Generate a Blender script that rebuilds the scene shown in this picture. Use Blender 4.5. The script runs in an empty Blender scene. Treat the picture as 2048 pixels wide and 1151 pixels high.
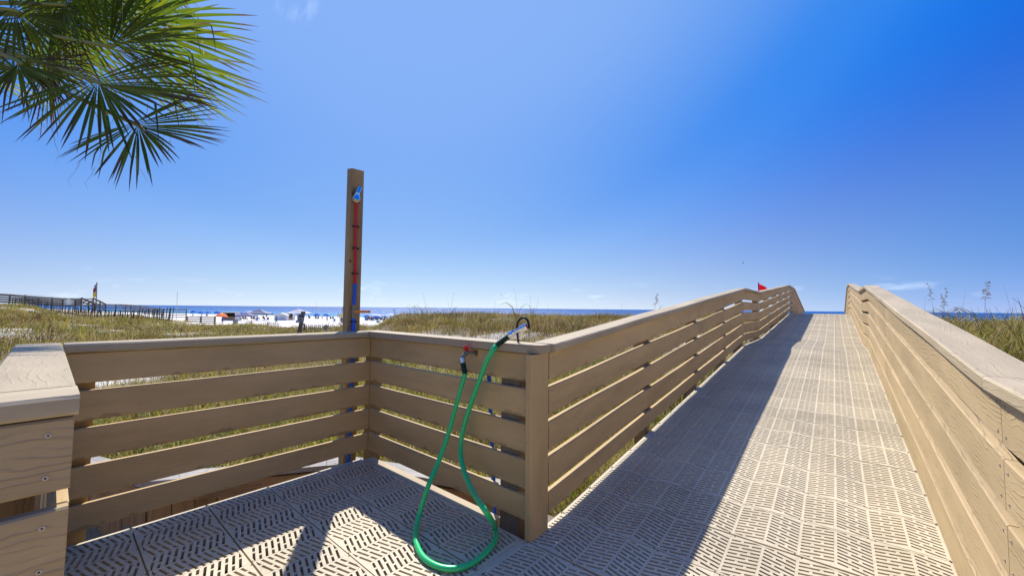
import bpy, bmesh, math, random
import numpy as np
from mathutils import Vector, Matrix, Euler, Quaternion

# ------------------------------------------------------------------ camera, sky, sun, exposure
S = bpy.context.scene
COL = S.collection
R = math.radians
CAM_H = 1.108
YAW = R(40.5)
FOC = 790.0
ROLL = math.atan(0.0092)
PITCH = math.atan(40.8 * math.cos(ROLL) / FOC)
cam_data = bpy.data.cameras.new('camera')
cam = bpy.data.objects.new('camera', cam_data)
COL.objects.link(cam)
cam_data.sensor_fit = 'HORIZONTAL'
cam_data.sensor_width = 36.0
cam_data.lens = 36.0 * FOC / 2048.0
cam_data.clip_start = 0.05
cam_data.clip_end = 60000.0
cam.matrix_world = (Matrix.Translation((0, 0, CAM_H)) @ Matrix.Rotation(YAW, 4, 'Z')
                    @ Matrix.Rotation(R(90) + PITCH, 4, 'X') @ Matrix.Rotation(ROLL, 4, 'Z'))
S.camera = cam

SUN_AZ, SUN_EL = R(-55.5), R(52.0)          # azimuth from +Y, clockwise positive
TO_SUN = Vector((math.sin(SUN_AZ) * math.cos(SUN_EL), math.cos(SUN_AZ) * math.cos(SUN_EL), math.sin(SUN_EL)))
sun_data = bpy.data.lights.new('sun', 'SUN')
sun_data.energy = 3.5
sun_data.angle = R(0.53)
sun_data.color = (1.0, 0.945, 0.86)
sun = bpy.data.objects.new('sun', sun_data)
COL.objects.link(sun)
sun.rotation_euler = TO_SUN.to_track_quat('Z', 'Y').to_euler()

EXPOSURE = 0.85
def place_dir(px, py):
    v = cam.matrix_world.to_3x3() @ Vector(((px - 1024) / FOC, (575.5 - py) / FOC, -1.0))
    return v.normalized()
SKY_GAIN = 0.955 / (0.12 * 2 ** EXPOSURE)
world = bpy.data.worlds.new('World')
S.world = world
world.use_nodes = True
wn, wl = world.node_tree.nodes, world.node_tree.links
wn.clear()
w_out = wn.new('ShaderNodeOutputWorld')
w_bg = wn.new('ShaderNodeBackground')
w_bg.inputs['Strength'].default_value = 0.12
sky = wn.new('ShaderNodeTexSky')
sky.sky_type = 'NISHITA'
sky.sun_disc = False
sky.sun_elevation = SUN_EL
sky.sun_rotation = SUN_AZ
sky.altitude = 0.0
sky.air_density = 1.0
sky.dust_density = 0.0
sky.ozone_density = 10.0
# the photograph's sky is a clear, strongly saturated blue: pale towards the sun and along the horizon, deep side-on to it, brightened opposite the sun as added fill for the shaded railings
tc = wn.new('ShaderNodeTexCoord')
sep = wn.new('ShaderNodeSeparateXYZ')
wl.new(tc.outputs['Generated'], sep.inputs[0])
def wmath(op, a, b=None, c=None):
    n = wn.new('ShaderNodeMath'); n.operation = op
    for i, v in enumerate((a, b, c)):
        if v is None: continue
        if isinstance(v, (int, float)): n.inputs[i].default_value = v
        else: wl.new(v, n.inputs[i])
    return n.outputs[0]
dot = wn.new('ShaderNodeVectorMath'); dot.operation = 'DOT_PRODUCT'
wl.new(tc.outputs['Generated'], dot.inputs[0]); dot.inputs[1].default_value = TO_SUN
half = wmath('MULTIPLY_ADD', dot.outputs['Value'], 0.5, 0.5)
def sky_ramp(stops):
    n = wn.new('ShaderNodeValToRGB'); n.color_ramp.interpolation = 'CARDINAL'
    e = n.color_ramp.elements
    e[0].position, e[0].color = stops[0][0] * .5 + .5, stops[0][1] + (1,)
    e[1].position, e[1].color = stops[-1][0] * .5 + .5, stops[-1][1] + (1,)
    for p, c in stops[1:-1]:
        x = e.new(p * .5 + .5); x.color = c + (1,)
    wl.new(half, n.inputs[0]); return n.outputs[0]
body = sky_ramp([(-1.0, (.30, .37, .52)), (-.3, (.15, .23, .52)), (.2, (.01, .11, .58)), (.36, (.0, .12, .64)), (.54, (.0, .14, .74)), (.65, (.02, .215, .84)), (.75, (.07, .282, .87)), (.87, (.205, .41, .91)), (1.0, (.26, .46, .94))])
glow = sky_ramp([(-1.0, (.40, .42, .36)), (.25, (.13, .26, .24)), (.60, (.49, .53, .11)), (1.0, (.55, .52, .08))])
elev = wmath('ARCSINE', wmath('MAXIMUM', sep.outputs['Z'], 0.0))
hfall = wmath('POWER', wmath('MAXIMUM', wmath('MULTIPLY_ADD', elev, -1.0 / R(31), 1.0), 0.0), 2.5)
def wvec(op, a, b):
    n = wn.new('ShaderNodeVectorMath'); n.operation = op
    for i, v in enumerate((a, b)):
        if v is None: continue
        if isinstance(v, tuple): n.inputs[i].default_value = v
        else: wl.new(v, n.inputs[i])
    return n
gs = wn.new('ShaderNodeVectorMath'); gs.operation = 'SCALE'; wl.new(glow, gs.inputs[0]); wl.new(hfall, gs.inputs['Scale'])
# whitish sea haze hugging the horizon all round
hz = wn.new('ShaderNodeVectorMath'); hz.operation = 'SCALE'; hz.inputs[0].default_value = (.27, .18, .09)
wl.new(wmath('POWER', 2.71828, wmath('MULTIPLY', elev, -1.0 / R(3.0))), hz.inputs['Scale'])
gz_ = wvec('ADD', gs.outputs[0], hz.outputs[0])
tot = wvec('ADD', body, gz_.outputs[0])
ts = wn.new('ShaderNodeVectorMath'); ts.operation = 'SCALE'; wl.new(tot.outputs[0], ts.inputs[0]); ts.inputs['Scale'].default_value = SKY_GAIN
ns = wn.new('ShaderNodeVectorMath'); ns.operation = 'SCALE'; wl.new(sky.outputs[0], ns.inputs[0]); ns.inputs['Scale'].default_value = 0.04
skyc = wvec('ADD', ts.outputs[0], ns.outputs[0])
# thin fair-weather clouds low over the sea and a few wisps high up
mp = wn.new('ShaderNodeMapping'); mp.inputs['Scale'].default_value = (9, 9, 34)
wl.new(tc.outputs['Generated'], mp.inputs[0])
cn = wn.new('ShaderNodeTexNoise'); cn.inputs['Scale'].default_value = 1.0
cn.inputs['Detail'].default_value = 6; cn.inputs['Roughness'].default_value = 0.6
wl.new(mp.outputs[0], cn.inputs['Vector'])
def ramp2(x, lo, hi):
    n = wn.new('ShaderNodeMapRange'); n.inputs[1].default_value = lo; n.inputs[2].default_value = hi
    n.interpolation_type = 'SMOOTHSTEP'
    wl.new(x, n.inputs[0]); return n.outputs[0]
band = wmath('MULTIPLY', ramp2(sep.outputs['Z'], 0.004, 0.02), wmath('SUBTRACT', 1.0, ramp2(sep.outputs['Z'], 0.035, 0.075)))
low = wmath('MULTIPLY', ramp2(cn.outputs['Fac'], 0.56, 0.72), band)
cmix = wn.new('ShaderNodeMix'); cmix.data_type = 'RGBA'
wd = (place_dir(590, -8))
wdot = wn.new('ShaderNodeVectorMath'); wdot.operation = 'DOT_PRODUCT'; wl.new(tc.outputs['Generated'], wdot.inputs[0]); wdot.inputs[1].default_value = wd
mpw = wn.new('ShaderNodeMapping'); mpw.inputs['Rotation'].default_value = (0.3, .9, .5); mpw.inputs['Scale'].default_value = (10, 60, 30)
wl.new(tc.outputs['Generated'], mpw.inputs[0])
nw = wn.new('ShaderNodeTexNoise'); nw.inputs['Scale'].default_value = 1.0; nw.inputs['Detail'].default_value = 4; wl.new(mpw.outputs[0], nw.inputs['Vector'])
wisp = wmath('MULTIPLY', wmath('MULTIPLY', ramp2(wdot.outputs['Value'], math.cos(R(3.0)), math.cos(R(.6))), ramp2(nw.outputs['Fac'], .42, .68)), .09)
wl.new(wmath('MAXIMUM', wmath('MULTIPLY', low, 0.20), wisp), cmix.inputs['Factor'])
wl.new(skyc.outputs[0], cmix.inputs[6]); cmix.inputs[7].default_value = (7.0, 7.6, 8.4, 1)
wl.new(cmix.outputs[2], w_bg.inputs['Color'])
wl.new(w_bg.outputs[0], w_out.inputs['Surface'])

S.view_settings.view_transform = 'Standard'
S.view_settings.look = 'None'
S.view_settings.exposure = EXPOSURE
S.view_settings.gamma = 1.0
S.view_settings.use_curve_mapping = False
try:
    S.cycles.max_bounces = 8
    S.cycles.transparent_max_bounces = 8
except Exception:
    pass

# ------------------------------------------------------------------ geometry helpers
rng = random.Random(7)
NP = np.random.default_rng(11)
CY, SY = math.cos(YAW), math.sin(YAW)

def place(px, py, yc):
    """world point at photo pixel (2048 wide) and a depth of yc metres straight ahead"""
    x = (px - 1024.0) / FOC; y = -(py - 575.5) / FOC
    c, s = math.cos(ROLL), math.sin(ROLL)
    x, y = x * c - y * s, x * s + y * c
    d = (x, math.cos(PITCH) - y * math.sin(PITCH), math.sin(PITCH) + y * math.cos(PITCH))
    k = yc / d[1]
    return Vector((k * (d[0] * CY - d[1] * SY), k * (d[0] * SY + d[1] * CY), CAM_H + k * d[2]))
def on_plane(px, py, axis, val):
    a = place(px, py, 1.0); o = Vector((0, 0, CAM_H)); d = a - o
    return o + d * ((val - o[axis]) / d[axis])
def horizon_y(px): return 606.9 + 0.0092 * px

class MB:
    def __init__(s): s.v = []; s.f = []; s.uv = []; s.mi = []; s.m = 0; s.sm = []
    def add(s, verts, faces, uvs=None, smooth=False):
        b = len(s.v)
        s.v += [tuple(v) for v in verts]
        for k, f in enumerate(faces):
            s.f.append([b + i for i in f]); s.mi.append(s.m); s.sm.append(smooth)
            s.uv.append(uvs[k] if uvs else [(verts[i][0], verts[i][1]) for i in f])
    def box(s, c, size, rot=None):
        hx, hy, hz = size[0] / 2, size[1] / 2, size[2] / 2
        M = rot if rot is not None else Matrix.Identity(3)
        c = Vector(c); vs = []
        for z in (-hz, hz):
            for x, y in ((-hx, -hy), (hx, -hy), (hx, hy), (-hx, hy)):
                vs.append(c + M @ Vector((x, y, z)))
        fs = [(0, 3, 2, 1), (4, 5, 6, 7), (0, 1, 5, 4), (1, 2, 6, 5), (2, 3, 7, 6), (3, 0, 4, 7)]
        sx, sy, sz = size
        def q(a, b): return [(0, 0), (a, 0), (a, b), (0, b)]
        s.add(vs, fs, [q(sy, sx), q(sx, sy), q(sx, sz), q(sy, sz), q(sx, sz), q(sy, sz)])
    def loft(s, path, sect, closed=True, smooth=False, caps=True, up=(0, 0, 1), shear=False, ends=None):
        """sweep section [(lateral, up)] along path points; shear keeps the section upright"""
        n = len(path); m = len(sect); rows = []
        path = [Vector(p) for p in path]; up = Vector(up)
        L = 0.0; us = []
        for i, p in enumerate(path):
            if i: L += (p - path[i - 1]).length
            us.append(L)
            t = (path[min(i + 1, n - 1)] - path[max(i - 1, 0)]).normalized()
            side = t.cross(up).normalized()
            u2 = up if shear else side.cross(t).normalized()
            rows.append([p + side * a + u2 * b for a, b in sect])
        vs = [v for r in rows for v in r]; fs = []; uv = []
        per = [0.0]
        for j in range(m):
            a, b = sect[j], sect[(j + 1) % m]; per.append(per[-1] + math.hypot(a[0] - b[0], a[1] - b[1]))
        for i in range(n - 1):
            for j in range(m if closed else m - 1):
                k = (j + 1) % m
                fs.append((i * m + j, i * m + k, (i + 1) * m + k, (i + 1) * m + j))
                uv.append([(us[i], per[j]), (us[i], per[j + 1]), (us[i + 1], per[j + 1]), (us[i + 1], per[j])])
        s.add(vs, fs, uv, smooth)
        if caps and closed:
            s.add(rows[0], [tuple(range(m))][::1] and [tuple(reversed(range(m)))], [[(sect[j][0], sect[j][1]) for j in reversed(range(m))]])
            s.add(rows[-1], [tuple(range(m))], [[(sect[j][0], sect[j][1]) for j in range(m)]])
    def tube(s, path, r, n=8, caps=True, smooth=True):
        path = [Vector(p) for p in path]; N = len(path)
        rr = r if isinstance(r, (list, tuple)) else [r] * N
        t0 = (path[1] - path[0]).normalized()
        ref = Vector((0, 0, 1)) if abs(t0.z) < 0.9 else Vector((1, 0, 0))
        side = t0.cross(ref).normalized(); vs = []; us = 0.0; U = []
        for i, p in enumerate(path):
            t = (path[min(i + 1, N - 1)] - path[max(i - 1, 0)]).normalized()
            side = (side - t * side.dot(t)).normalized(); b = t.cross(side)
            if i: us += (p - path[i - 1]).length
            U.append(us)
            for k in range(n):
                a = 2 * math.pi * k / n
                vs.append(p + (side * math.cos(a) + b * math.sin(a)) * rr[i])
        fs = []; uv = []
        for i in range(N - 1):
            for k in range(n):
                k2 = (k + 1) % n
                fs.append((i * n + k, i * n + k2, (i + 1) * n + k2, (i + 1) * n + k))
                uv.append([(U[i], k / n), (U[i], (k + 1) / n), (U[i + 1], (k + 1) / n), (U[i + 1], k / n)])
        s.add(vs, fs, uv, smooth)
        if caps:
            s.add(vs[:n], [tuple(reversed(range(n)))]); s.add(vs[-n:], [tuple(range(n))])
    def prism(s, poly, z0, z1, bottom=False, sides=None):
        n = len(poly); top = [(x, y, z1) for x, y in poly]; bot = [(x, y, z0) for x, y in poly]
        s.add(top, [tuple(range(n))], [[(x, y) for x, y in poly]])
        vs = bot + top; fs = []; uv = []
        for i in range(n):
            if sides and not sides[i]: continue
            j = (i + 1) % n
            fs.append((i, j, n + j, n + i)); uv.append([(0, 0), (.1, 0), (.1, .1), (0, .1)])
        if fs: s.add(vs, fs, uv)
        if bottom: s.add(bot, [tuple(reversed(range(n)))])
    def mesh(s, name, mats):
        me = bpy.data.meshes.new(name)
        me.from_pydata(s.v, [], s.f)
        lay = me.uv_layers.new(name='UVMap')
        flat = [c for f in s.uv for p in f for c in p]
        lay.data.foreach_set('uv', flat)
        if not isinstance(mats, (list, tuple)): mats = [mats]
        for m in mats: me.materials.append(m)
        me.polygons.foreach_set('material_index', s.mi)
        me.polygons.foreach_set('use_smooth', s.sm)
        me.update()
        return me
    def build(s, name, mats, parent=None, origin=None):
        """parent given: coordinates are taken as world and moved into the parent's frame (parents are unrotated)"""
        o = Vector(origin) if origin is not None else (Vector((0, 0, 0)) if parent is None else wloc(parent))
        if origin is not None or parent is not None:
            s.v = [(v[0] - o.x, v[1] - o.y, v[2] - o.z) for v in s.v]
        ob = bpy.data.objects.new(name, s.mesh(name, mats))
        COL.objects.link(ob)
        if parent is not None:
            ob.parent = parent
            if origin is not None: ob.location = o - wloc(parent)
        else: ob.location = o
        return ob
def wloc(o):
    v = Vector(o.location)
    while o.parent: o = o.parent; v += o.location
    return v
def tag(o, label=None, cat=None, group=None, kind=None):
    for k, v in (('label', label), ('category', cat), ('group', group), ('kind', kind)):
        if v: o[k] = v
    return o
def thing(name, loc, label, cat, group=None, kind=None):
    o = bpy.data.objects.new(name, None); o.location = loc; o.empty_display_size = 0.1
    COL.objects.link(o); return tag(o, label, cat, group, kind)
def child(name, mesh, parent, loc=(0, 0, 0), rot=None, scale=None):
    o = bpy.data.objects.new(name, mesh); COL.objects.link(o)
    o.parent = parent; o.location = loc
    if rot is not None: o.rotation_euler = rot
    if scale is not None: o.scale = scale
    return o
def kids(o): return [c for c in bpy.data.objects if c.parent is o]
def copy_tree(o, parent=None):
    c = o.copy(); COL.objects.link(c)
    if parent is not None: c.parent = parent
    for k in list(o.children): copy_tree(k, c)
    return c
def rrect(x0, x1, z0, z1, r=0.005):
    return [(x0 + r, z0), (x1 - r, z0), (x1, z0 + r), (x1, z1 - r), (x1 - r, z1), (x0 + r, z1), (x0, z1 - r), (x0, z0 + r)]
def catmull(P, n=6):
    P = [Vector(p) for p in P]; out = []
    for i in range(len(P) - 1):
        p0, p1, p2, p3 = P[max(i - 1, 0)], P[i], P[i + 1], P[min(i + 2, len(P) - 1)]
        for k in range(n):
            t = k / n
            out.append(0.5 * ((2 * p1) + (p2 - p0) * t + (2 * p0 - 5 * p1 + 4 * p2 - p3) * t * t + (3 * p1 - p0 - 3 * p2 + p3) * t ** 3))
    out.append(P[-1]); return out

# ------------------------------------------------------------------ materials
def newmat(name):
    m = bpy.data.materials.new(name); m.use_nodes = True
    nt = m.node_tree; return m, nt, nt.nodes['Principled BSDF']
def setspec(b, v):
    if 'Specular IOR Level' in b.inputs: b.inputs['Specular IOR Level'].default_value = v
def plain(name, col, rough=0.6, metal=0.0, var=0.12, scale=8.0, spec=0.3, bump=0.0):
    m, nt, b = newmat(name); N, L = nt.nodes, nt.links
    b.inputs['Roughness'].default_value = rough; b.inputs['Metallic'].default_value = metal; setspec(b, spec)
    t = N.new('ShaderNodeTexCoord'); n = N.new('ShaderNodeTexNoise'); n.inputs['Scale'].default_value = scale
    n.inputs['Detail'].default_value = 5
    L.new(t.outputs['Object'], n.inputs['Vector'])
    mx = N.new('ShaderNodeMix'); mx.data_type = 'RGBA'
    mx.inputs[6].default_value = tuple(c * (1 - var) for c in col) + (1,)
    mx.inputs[7].default_value = tuple(min(1, c * (1 + var)) for c in col) + (1,)
    L.new(n.outputs['Fac'], mx.inputs['Factor']); L.new(mx.outputs[2], b.inputs['Base Color'])
    if bump:
        bp = N.new('ShaderNodeBump'); bp.inputs['Strength'].default_value = bump; bp.inputs['Distance'].default_value = 0.01
        L.new(n.outputs['Fac'], bp.inputs['Height']); L.new(bp.outputs[0], b.inputs['Normal'])
    return m
def board_mat(name, col, grain=1.0, depth=0.0016, var=0.10, rough=0.62, line=0.75, stain=False):
    """embossed wood grain running along U, v across; random offset per object"""
    m, nt, b = newmat(name); N, L = nt.nodes, nt.links
    b.inputs['Roughness'].default_value = rough; setspec(b, 0.25)
    uv = N.new('ShaderNodeUVMap'); oi = N.new('ShaderNodeObjectInfo')
    mul = N.new('ShaderNodeMath'); mul.operation = 'MULTIPLY'; mul.inputs[1].default_value = 37.0
    L.new(oi.outputs['Random'], mul.inputs[0])
    cmb = N.new('ShaderNodeCombineXYZ'); L.new(mul.outputs[0], cmb.inputs[0]); L.new(mul.outputs[0], cmb.inputs[2])
    va = N.new('ShaderNodeVectorMath'); va.operation = 'ADD'
    L.new(uv.outputs[0], va.inputs[0]); L.new(cmb.outputs[0], va.inputs[1])
    # warp v by a low noise so the growth lines meander
    mp = N.new('ShaderNodeMapping'); mp.inputs['Scale'].default_value = (3.4, 7.0, 1)
    L.new(va.outputs[0], mp.inputs[0])
    wn_ = N.new('ShaderNodeTexNoise'); wn_.inputs['Scale'].default_value = 1.0; wn_.inputs['Detail'].default_value = 4; wn_.inputs['Roughness'].default_value = 0.55
    L.new(mp.outputs[0], wn_.inputs['Vector'])
    sp = N.new('ShaderNodeSeparateXYZ'); L.new(va.outputs[0], sp.inputs[0])
    a = N.new('ShaderNodeMath'); a.operation = 'MULTIPLY_ADD'; a.inputs[1].default_value = 0.10
    L.new(wn_.outputs['Fac'], a.inputs[0]); L.new(sp.outputs['Y'], a.inputs[2])
    f = N.new('ShaderNodeMath'); f.operation = 'MULTIPLY'; f.inputs[1].default_value = 430.0 * grain
    L.new(a.outputs[0], f.inputs[0])
    sn = N.new('ShaderNodeMath'); sn.operation = 'SINE'; L.new(f.outputs[0], sn.inputs[0])
    mr = N.new('ShaderNodeMapRange'); mr.inputs[1].default_value = 0.35; mr.inputs[2].default_value = 1.0
    mr.interpolation_type = 'SMOOTHSTEP'; L.new(sn.outputs[0], mr.inputs[0])
    # break the lines up
    mp2 = N.new('ShaderNodeMapping'); mp2.inputs['Scale'].default_value = (5.0, 24.0, 1); L.new(va.outputs[0], mp2.inputs[0])
    n2 = N.new('ShaderNodeTexNoise'); n2.inputs['Scale'].default_value = 1.0; n2.inputs['Detail'].default_value = 3; L.new(mp2.outputs[0], n2.inputs['Vector'])
    br = N.new('ShaderNodeMapRange'); br.inputs[1].default_value = 0.42; br.inputs[2].default_value = 0.6; L.new(n2.outputs['Fac'], br.inputs[0])
    ln = N.new('ShaderNodeMath'); ln.operation = 'MULTIPLY'; L.new(mr.outputs[0], ln.inputs[0]); L.new(br.outputs[0], ln.inputs[1])
    # fine fibre
    mp3 = N.new('ShaderNodeMapping'); mp3.inputs['Scale'].default_value = (14.0, 420.0, 1); L.new(va.outputs[0], mp3.inputs[0])
    n3 = N.new('ShaderNodeTexNoise'); n3.inputs['Scale'].default_value = 1.0; n3.inputs['Detail'].default_value = 2; L.new(mp3.outputs[0], n3.inputs['Vector'])
    # broad blotches of fade and grime
    mp4 = N.new('ShaderNodeMapping'); mp4.inputs['Scale'].default_value = (1.3, 5.0, 1); L.new(va.outputs[0], mp4.inputs[0])
    n4 = N.new('ShaderNodeTexNoise'); n4.inputs['Scale'].default_value = 1.0; n4.inputs['Detail'].default_value = 6; n4.inputs['Roughness'].default_value = 0.6
    L.new(mp4.outputs[0], n4.inputs['Vector'])
    mx = N.new('ShaderNodeMix'); mx.data_type = 'RGBA'
    mx.inputs[6].default_value = tuple(c * (1 - var * 1.6) for c in col) + (1,)
    mx.inputs[7].default_value = tuple(min(1, c * (1 + var * 1.6)) for c in col) + (1,)
    mrb = N.new('ShaderNodeMapRange'); mrb.inputs[1].default_value = 0.3; mrb.inputs[2].default_value = 0.7; L.new(n4.outputs['Fac'], mrb.inputs[0])
    L.new(mrb.outputs[0], mx.inputs['Factor'])
    mx2 = N.new('ShaderNodeMix'); mx2.data_type = 'RGBA'; mx2.blend_type = 'MULTIPLY'
    cr = N.new('ShaderNodeMapRange'); cr.inputs[3].default_value = 1.0; cr.inputs[4].default_value = line
    L.new(ln.outputs[0], cr.inputs[0])
    cf = N.new('ShaderNodeMapRange'); cf.inputs[1].default_value = 0.2; cf.inputs[2].default_value = 0.8; cf.inputs[3].default_value = 0.93; cf.inputs[4].default_value = 1.05
    L.new(n3.outputs['Fac'], cf.inputs[0])
    mm = N.new('ShaderNodeMath'); mm.operation = 'MULTIPLY'; L.new(cr.outputs[0], mm.inputs[0]); L.new(cf.outputs[0], mm.inputs[1])
    mx2.inputs['Factor'].default_value = 1.0
    L.new(mx.outputs[2], mx2.inputs[6]); L.new(mm.outputs[0], mx2.inputs[7])
    # every board has weathered to a slightly different tone
    tone = N.new('ShaderNodeMapRange'); tone.inputs[3].default_value = 0.96; tone.inputs[4].default_value = 1.10; L.new(oi.outputs['Random'], tone.inputs[0])
    hv = N.new('ShaderNodeHueSaturation'); L.new(tone.outputs[0], hv.inputs['Value']); L.new(mx2.outputs[2], hv.inputs['Color'])
    fin = hv.outputs[0]
    if stain:
        # grime that has dripped along the lower edges
        mp5 = N.new('ShaderNodeMapping'); mp5.inputs['Scale'].default_value = (9.0, 0.0, 1); L.new(va.outputs[0], mp5.inputs[0])
        n5 = N.new('ShaderNodeTexNoise'); n5.inputs['Scale'].default_value = 1.0; n5.inputs['Detail'].default_value = 7; n5.inputs['Roughness'].default_value = .62; L.new(mp5.outputs[0], n5.inputs['Vector'])
        hgt = N.new('ShaderNodeMapRange'); hgt.inputs[1].default_value = .48; hgt.inputs[2].default_value = .75; hgt.inputs[3].default_value = .026; hgt.inputs[4].default_value = .062; L.new(n5.outputs['Fac'], hgt.inputs[0])
        s0 = N.new('ShaderNodeSeparateXYZ'); L.new(uv.outputs[0], s0.inputs[0])
        df = N.new('ShaderNodeMath'); df.operation = 'SUBTRACT'; L.new(hgt.outputs[0], df.inputs[0]); L.new(s0.outputs['Y'], df.inputs[1])
        sm = N.new('ShaderNodeMapRange'); sm.inputs[1].default_value = -.002; sm.inputs[2].default_value = .004; sm.inputs[4].default_value = .55; L.new(df.outputs[0], sm.inputs[0])
        mx5 = N.new('ShaderNodeMix'); mx5.data_type = 'RGBA'; mx5.blend_type = 'MULTIPLY'; mx5.inputs[7].default_value = (.45, .42, .40, 1)
        L.new(sm.outputs[0], mx5.inputs['Factor']); L.new(fin, mx5.inputs[6]); fin = mx5.outputs[2]
    L.new(fin, b.inputs['Base Color'])
    h = N.new('ShaderNodeMath'); h.operation = 'MULTIPLY_ADD'; h.inputs[1].default_value = 0.06
    L.new(n3.outputs['Fac'], h.inputs[0])
    neg = N.new('ShaderNodeMath'); neg.operation = 'MULTIPLY'; neg.inputs[1].default_value = -1.0
    L.new(ln.outputs[0], neg.inputs[0]); L.new(neg.outputs[0], h.inputs[2])
    bp = N.new('ShaderNodeBump'); bp.inputs['Strength'].default_value = 0.9; bp.inputs['Distance'].default_value = depth
    L.new(h.outputs[0], bp.inputs['Height']); L.new(bp.outputs[0], b.inputs['Normal'])
    return m

M = {}
M['board'] = board_mat('composite_board', (0.455, 0.338, 0.185), grain=.85, depth=0.0011, line=.84)  # tone lowered to offset the sun on the right railing
M['board_fine'] = board_mat('composite_board_fine', (0.53, 0.375, 0.175), grain=1.6, depth=0.0006, line=0.9, stain=True)  # same boards in a lighter tone to lift the shaded railings
M['cap'] = board_mat('composite_cap', (0.43, 0.345, 0.22), grain=0.8, depth=0.0008, line=0.93, var=0.12)
M['post'] = board_mat('treated_pine', (0.30, 0.205, 0.095), grain=0.9, depth=0.0006, line=0.78, var=0.2)
M['plank'] = board_mat('retaining_plank', (0.34, 0.20, 0.095), grain=0.7, depth=0.0012, line=0.6, var=0.28)
M['grey_wood'] = board_mat('weathered_wood', (0.17, 0.145, 0.115), grain=0.6, depth=0.001, line=0.7, var=0.25)
M['grey_cap'] = board_mat('weathered_cap', (0.36, 0.33, 0.30), grain=0.5, depth=0.001, line=0.7, var=0.2)
def panel_mat():
    m, nt, b = newmat('grating_plastic'); N, L = nt.nodes, nt.links
    b.inputs['Roughness'].default_value = .55; setspec(b, .3)
    geo = N.new('ShaderNodeNewGeometry'); oi = N.new('ShaderNodeObjectInfo')
    def nz(sc, det, lo, hi, a, c, ro=.6):
        n = N.new('ShaderNodeTexNoise'); n.inputs['Scale'].default_value = sc; n.inputs['Detail'].default_value = det; n.inputs['Roughness'].default_value = ro
        L.new(geo.outputs['Position'], n.inputs['Vector'])
        r = N.new('ShaderNodeMapRange'); r.inputs[1].default_value = lo; r.inputs[2].default_value = hi; r.inputs[3].default_value = a; r.inputs[4].default_value = c
        L.new(n.outputs['Fac'], r.inputs[0]); return r.outputs[0]
    def mul(x, y):
        n = N.new('ShaderNodeMath'); n.operation = 'MULTIPLY'; L.new(x, n.inputs[0]); L.new(y, n.inputs[1]); return n.outputs[0]
    tone = N.new('ShaderNodeMapRange'); tone.inputs[3].default_value = .93; tone.inputs[4].default_value = 1.05; L.new(oi.outputs['Random'], tone.inputs[0])
    v = mul(mul(nz(2.2, 6, .35, .62, .84, 1.0), nz(38, 4, .3, .6, .86, 1.0)), tone.outputs[0])
    dirt = nz(6.5, 8, .60, .74, 0.0, .55, .7)
    c1 = N.new('ShaderNodeHueSaturation'); c1.inputs['Color'].default_value = (0.64, 0.555, 0.395, 1); L.new(v, c1.inputs['Value'])
    mx = N.new('ShaderNodeMix'); mx.data_type = 'RGBA'; mx.blend_type = 'MULTIPLY'; mx.inputs[7].default_value = (.62, .52, .38, 1)
    L.new(dirt, mx.inputs['Factor']); L.new(c1.outputs[0], mx.inputs[6]); L.new(mx.outputs[2], b.inputs['Base Color'])
    return m
M['panel'] = panel_mat()
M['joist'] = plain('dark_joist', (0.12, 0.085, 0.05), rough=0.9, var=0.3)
M['screw'] = plain('screw_steel', (0.52, 0.46, 0.38), rough=0.45, metal=0.2)
M['hole'] = plain('screw_recess', (0.02, 0.017, 0.014), rough=0.9)
M['chrome'] = plain('chrome', (0.82, 0.83, 0.85), rough=0.12, metal=1.0, var=0.03)
M['black'] = plain('black_rubber', (0.018, 0.018, 0.02), rough=0.55)
M['hose'] = plain('green_hose', (0.02, 0.55, 0.19), rough=0.30, var=0.08, spec=0.5)
M['hose_grip'] = plain('dark_green_sleeve', (0.006, 0.04, 0.025), rough=0.45)
M['red'] = plain('red_enamel', (0.55, 0.02, 0.03), rough=0.35, spec=0.5)
M['red_pipe'] = plain('red_pipe', (0.55, 0.012, 0.03), rough=0.4)
M['blue_pipe'] = plain('blue_pipe', (0.008, 0.10, 0.62), rough=0.4)
M['orange'] = plain('orange_handle', (0.75, 0.22, 0.02), rough=0.45)
M['brass'] = plain('grey_valve', (0.20, 0.19, 0.16), rough=0.4, metal=0.5)

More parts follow.
